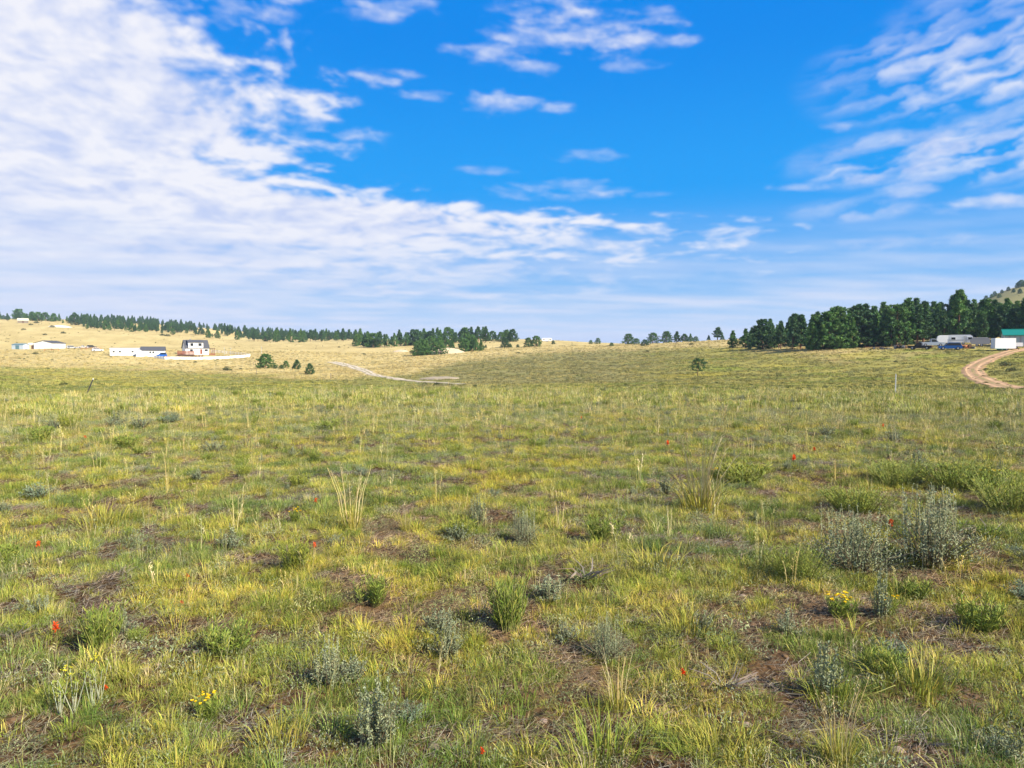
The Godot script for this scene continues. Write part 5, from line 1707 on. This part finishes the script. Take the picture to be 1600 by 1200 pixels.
		[sprig[1], 1385, 960, 35, 0.25, 1.0, "yellow-flowered plant, right of the bloom pair", "flower"],
		[sprig[0], 325, 1125, 45, 0.25, 0.9, "low yellow-flowered plant at the bottom left", "flower"],
		[sprig[1], 462, 818, 25, 0.25, 0.8, "small yellow bloom on the left middle meadow", "flower"],
		[sprig[1], 1272, 1090, 22, 0.25, 0.6, "tiny yellow bloom left of the broad yellow bunchgrass", "flower"],
		[sprig[1], 1115, 752, 22, 0.25, 1.0, "yellow-topped plant behind the tall straw bunchgrass", "flower"],
		[sprig[1], 1548, 762, 30, 0.25, 1.0, "yellow-topped plant among the right green shrubs", "flower"],
		[pale_stem, 105, 1115, 85, 0.36, 0.9, "white-stemmed plant with yellow-green tops at lower left", "forb"],
		[pale_stem, 150, 1100, 88, 0.36, 0.6, "second white-stemmed plant, taller and thinner, at lower left", "forb"],
		[rosette, 75, 935, 16, 0.11, 1.0, "flat green leaf rosette on the left meadow soil", "forb"],
		[rosette, 148, 918, 14, 0.1, 1.0, "flat broad green leaves right of the left rosette", "forb"],
		[rosette, 905, 888, 10, 0.1, 1.0, "small dark leaf rosette in middle meadow", "forb"],
		[twigs, 1130, 1070, 26, 0.12, 1.6, "grey dead twigs right of the lone small red flower", "twigs"],
		[twigs, 20, 995, 20, 0.12, 1.2, "pale dead twigs at the left edge", "twigs"],
		[twigs, 1000, 975, 18, 0.12, 1.2, "pale dead stick on soil right of the grey bushy sage", "twigs"],
		[twigs, 1450, 1160, 20, 0.12, 1.4, "brown dead twigs at the bottom right", "twigs"],
		[twigs, 915, 905, 30, 0.12, 1.2, "brown dead twigs below the bright green tufted shrub", "twigs"],
		[twigs, 1540, 835, 24, 0.14, 1.6, "tangle of grey dead wood right of the largest sage", "twigs"]]
	var red_spots := [[753, 1190, 26, "large orange-red wildflower at the bottom centre"], [1066, 1065, 24, "lone small red wildflower in the lower right centre"], [86, 1000, 30, "orange wildflower beside the silver-leaved sage, left edge"], [165, 1085, 18, "orange wildflower right of the white-stemmed plants"],
		[60, 862, 18, "red wildflower on bare soil near the left edge"], [491, 862, 16, "red wildflower below the small yellow bloom at left"], [494, 792, 15, "orange wildflower above the small yellow bloom at left"], [1043, 702, 14, "red wildflower among the tall straw stalks"],
		[1240, 728, 18, "cluster-topped red wildflower on the right meadow"], [1272, 710, 12, "orange wildflower up right of the red cluster"], [1392, 832, 22, "red wildflower between the two large silvery sages"], [1380, 672, 10, "tiny orange wildflower in the right far meadow"],
		[293, 908, 14, "small orange wildflower on the left middle soil"], [284, 948, 12, "tiny orange wildflower above the bare left soil"], [133, 690, 10, "tiny orange wildflower by the green shrub at left"], [908, 658, 8, "tiny orange wildflower in the far middle meadow"]]
	for f in red_spots:
		list.append([reds[0], f[0], f[1], f[2], 0.165, 1.0, f[3], "flower"])
	rng.seed = 77
	for e in list:
		var p := at(e[1], e[2])
		var d := Vector3(p.x, 0, p.z).length() * cos(deg_to_rad(bearing(e[1])))
		var k: float = clampf(e[3] * d / FOCAL / e[4], 0.3, 4.0)
		dup(e[0], p - Vector3(0, 0.012, 0), rng.randf() * TAU, Vector3(k * e[5], k, k * e[5]), e[6], e[7], {"sage": "sage plants in the meadow", "shrub": "green shrubs in the meadow", "grass clump": "bunchgrass clumps in the meadow", "flower": "wildflowers in the meadow", "forb": "leafy forbs in the meadow", "twigs": "dead twigs in the meadow"}[e[7]])
	# smaller sage and shrubs scattered through the meadow
	var sides := [[-35.0, "far left"], [-24.0, "left"], [-12.0, "left of centre"], [0.0, "centre"], [12.0, "right of centre"], [24.0, "right"], [35.0, "far right"]]
	for i in 84:
		var r := 3.6 + 13.0 * pow(rng.randf(), 0.8)
		var a := rng.randf_range(-0.62, 0.62)
		var x := r * sin(a)
		var z := -r * cos(a)
		var green := rng.randf() < 0.36
		var k := rng.randf_range(0.3, 0.75)
		var model: Node3D = greens[rng.randi() % 3] if green else ([sages[0], sages[1], sages[2], sages[3], spiky[2]][rng.randi() % 5])
		var depth := "close foreground" if r < 5.5 else ("near meadow" if r < 8.5 else ("middle meadow" if r < 12.5 else "upper meadow"))
		var size := "tiny " if k < 0.45 else ("small " if k < 0.6 else "ankle-high ")
		dup(model, Vector3(x, ground(x, z) - 0.012, z), rng.randf() * TAU, Vector3(k * rng.randf_range(1.0, 1.5), k, k * rng.randf_range(1.0, 1.5)), size + ("fresh green shrub" if green else "grey-green sage") + " in the %s, %s" % [depth, near_mark(rad_to_deg(a), sides)], "shrub" if green else "sage", "small green shrubs scattered in the meadow" if green else "small sages scattered in the meadow")
	# farther off they merge into a mass
	for g in 3:
		var whole := Shape.new()
		for part in [sages[0], sages[2], greens[1]][g].get_children():
			var arr: Array = part.mesh.surface_get_arrays(0)
			whole.v.append_array(arr[Mesh.ARRAY_VERTEX])
			whole.c.append_array(arr[Mesh.ARRAY_COLOR])
		var sc := Scatter.new()
		for i in [900, 700, 420][g]:
			var r := 11.0 + 46.0 * pow(rng.randf(), 0.85)
			var a := rng.randf_range(-0.7, 0.7)
			if n_c.get_noise_2d(r * sin(a) * 0.12 + g * 9.0, r * cos(a) * 0.12) < -0.12:
				continue
			var v := rng.randf_range(0.8, 1.25)
			place(sc, r * sin(a), -r * cos(a), rng.randf_range(0.35, 0.75) * (1.0 + smoothstep(14.0, 34.0, r)), rng.randf_range(0.6, 1.0), Color(v, v, v), 0.01)
		scatter_out(["distant_sage", "distant_sage", "distant_forbs"][g], ["pale sage clumps merging toward the meadow's far edge", "spiky sage clumps merging toward the meadow's far edge", "green forbs dotted toward the meadow's far edge"][g], "ground cover", whole, leafm, sc)
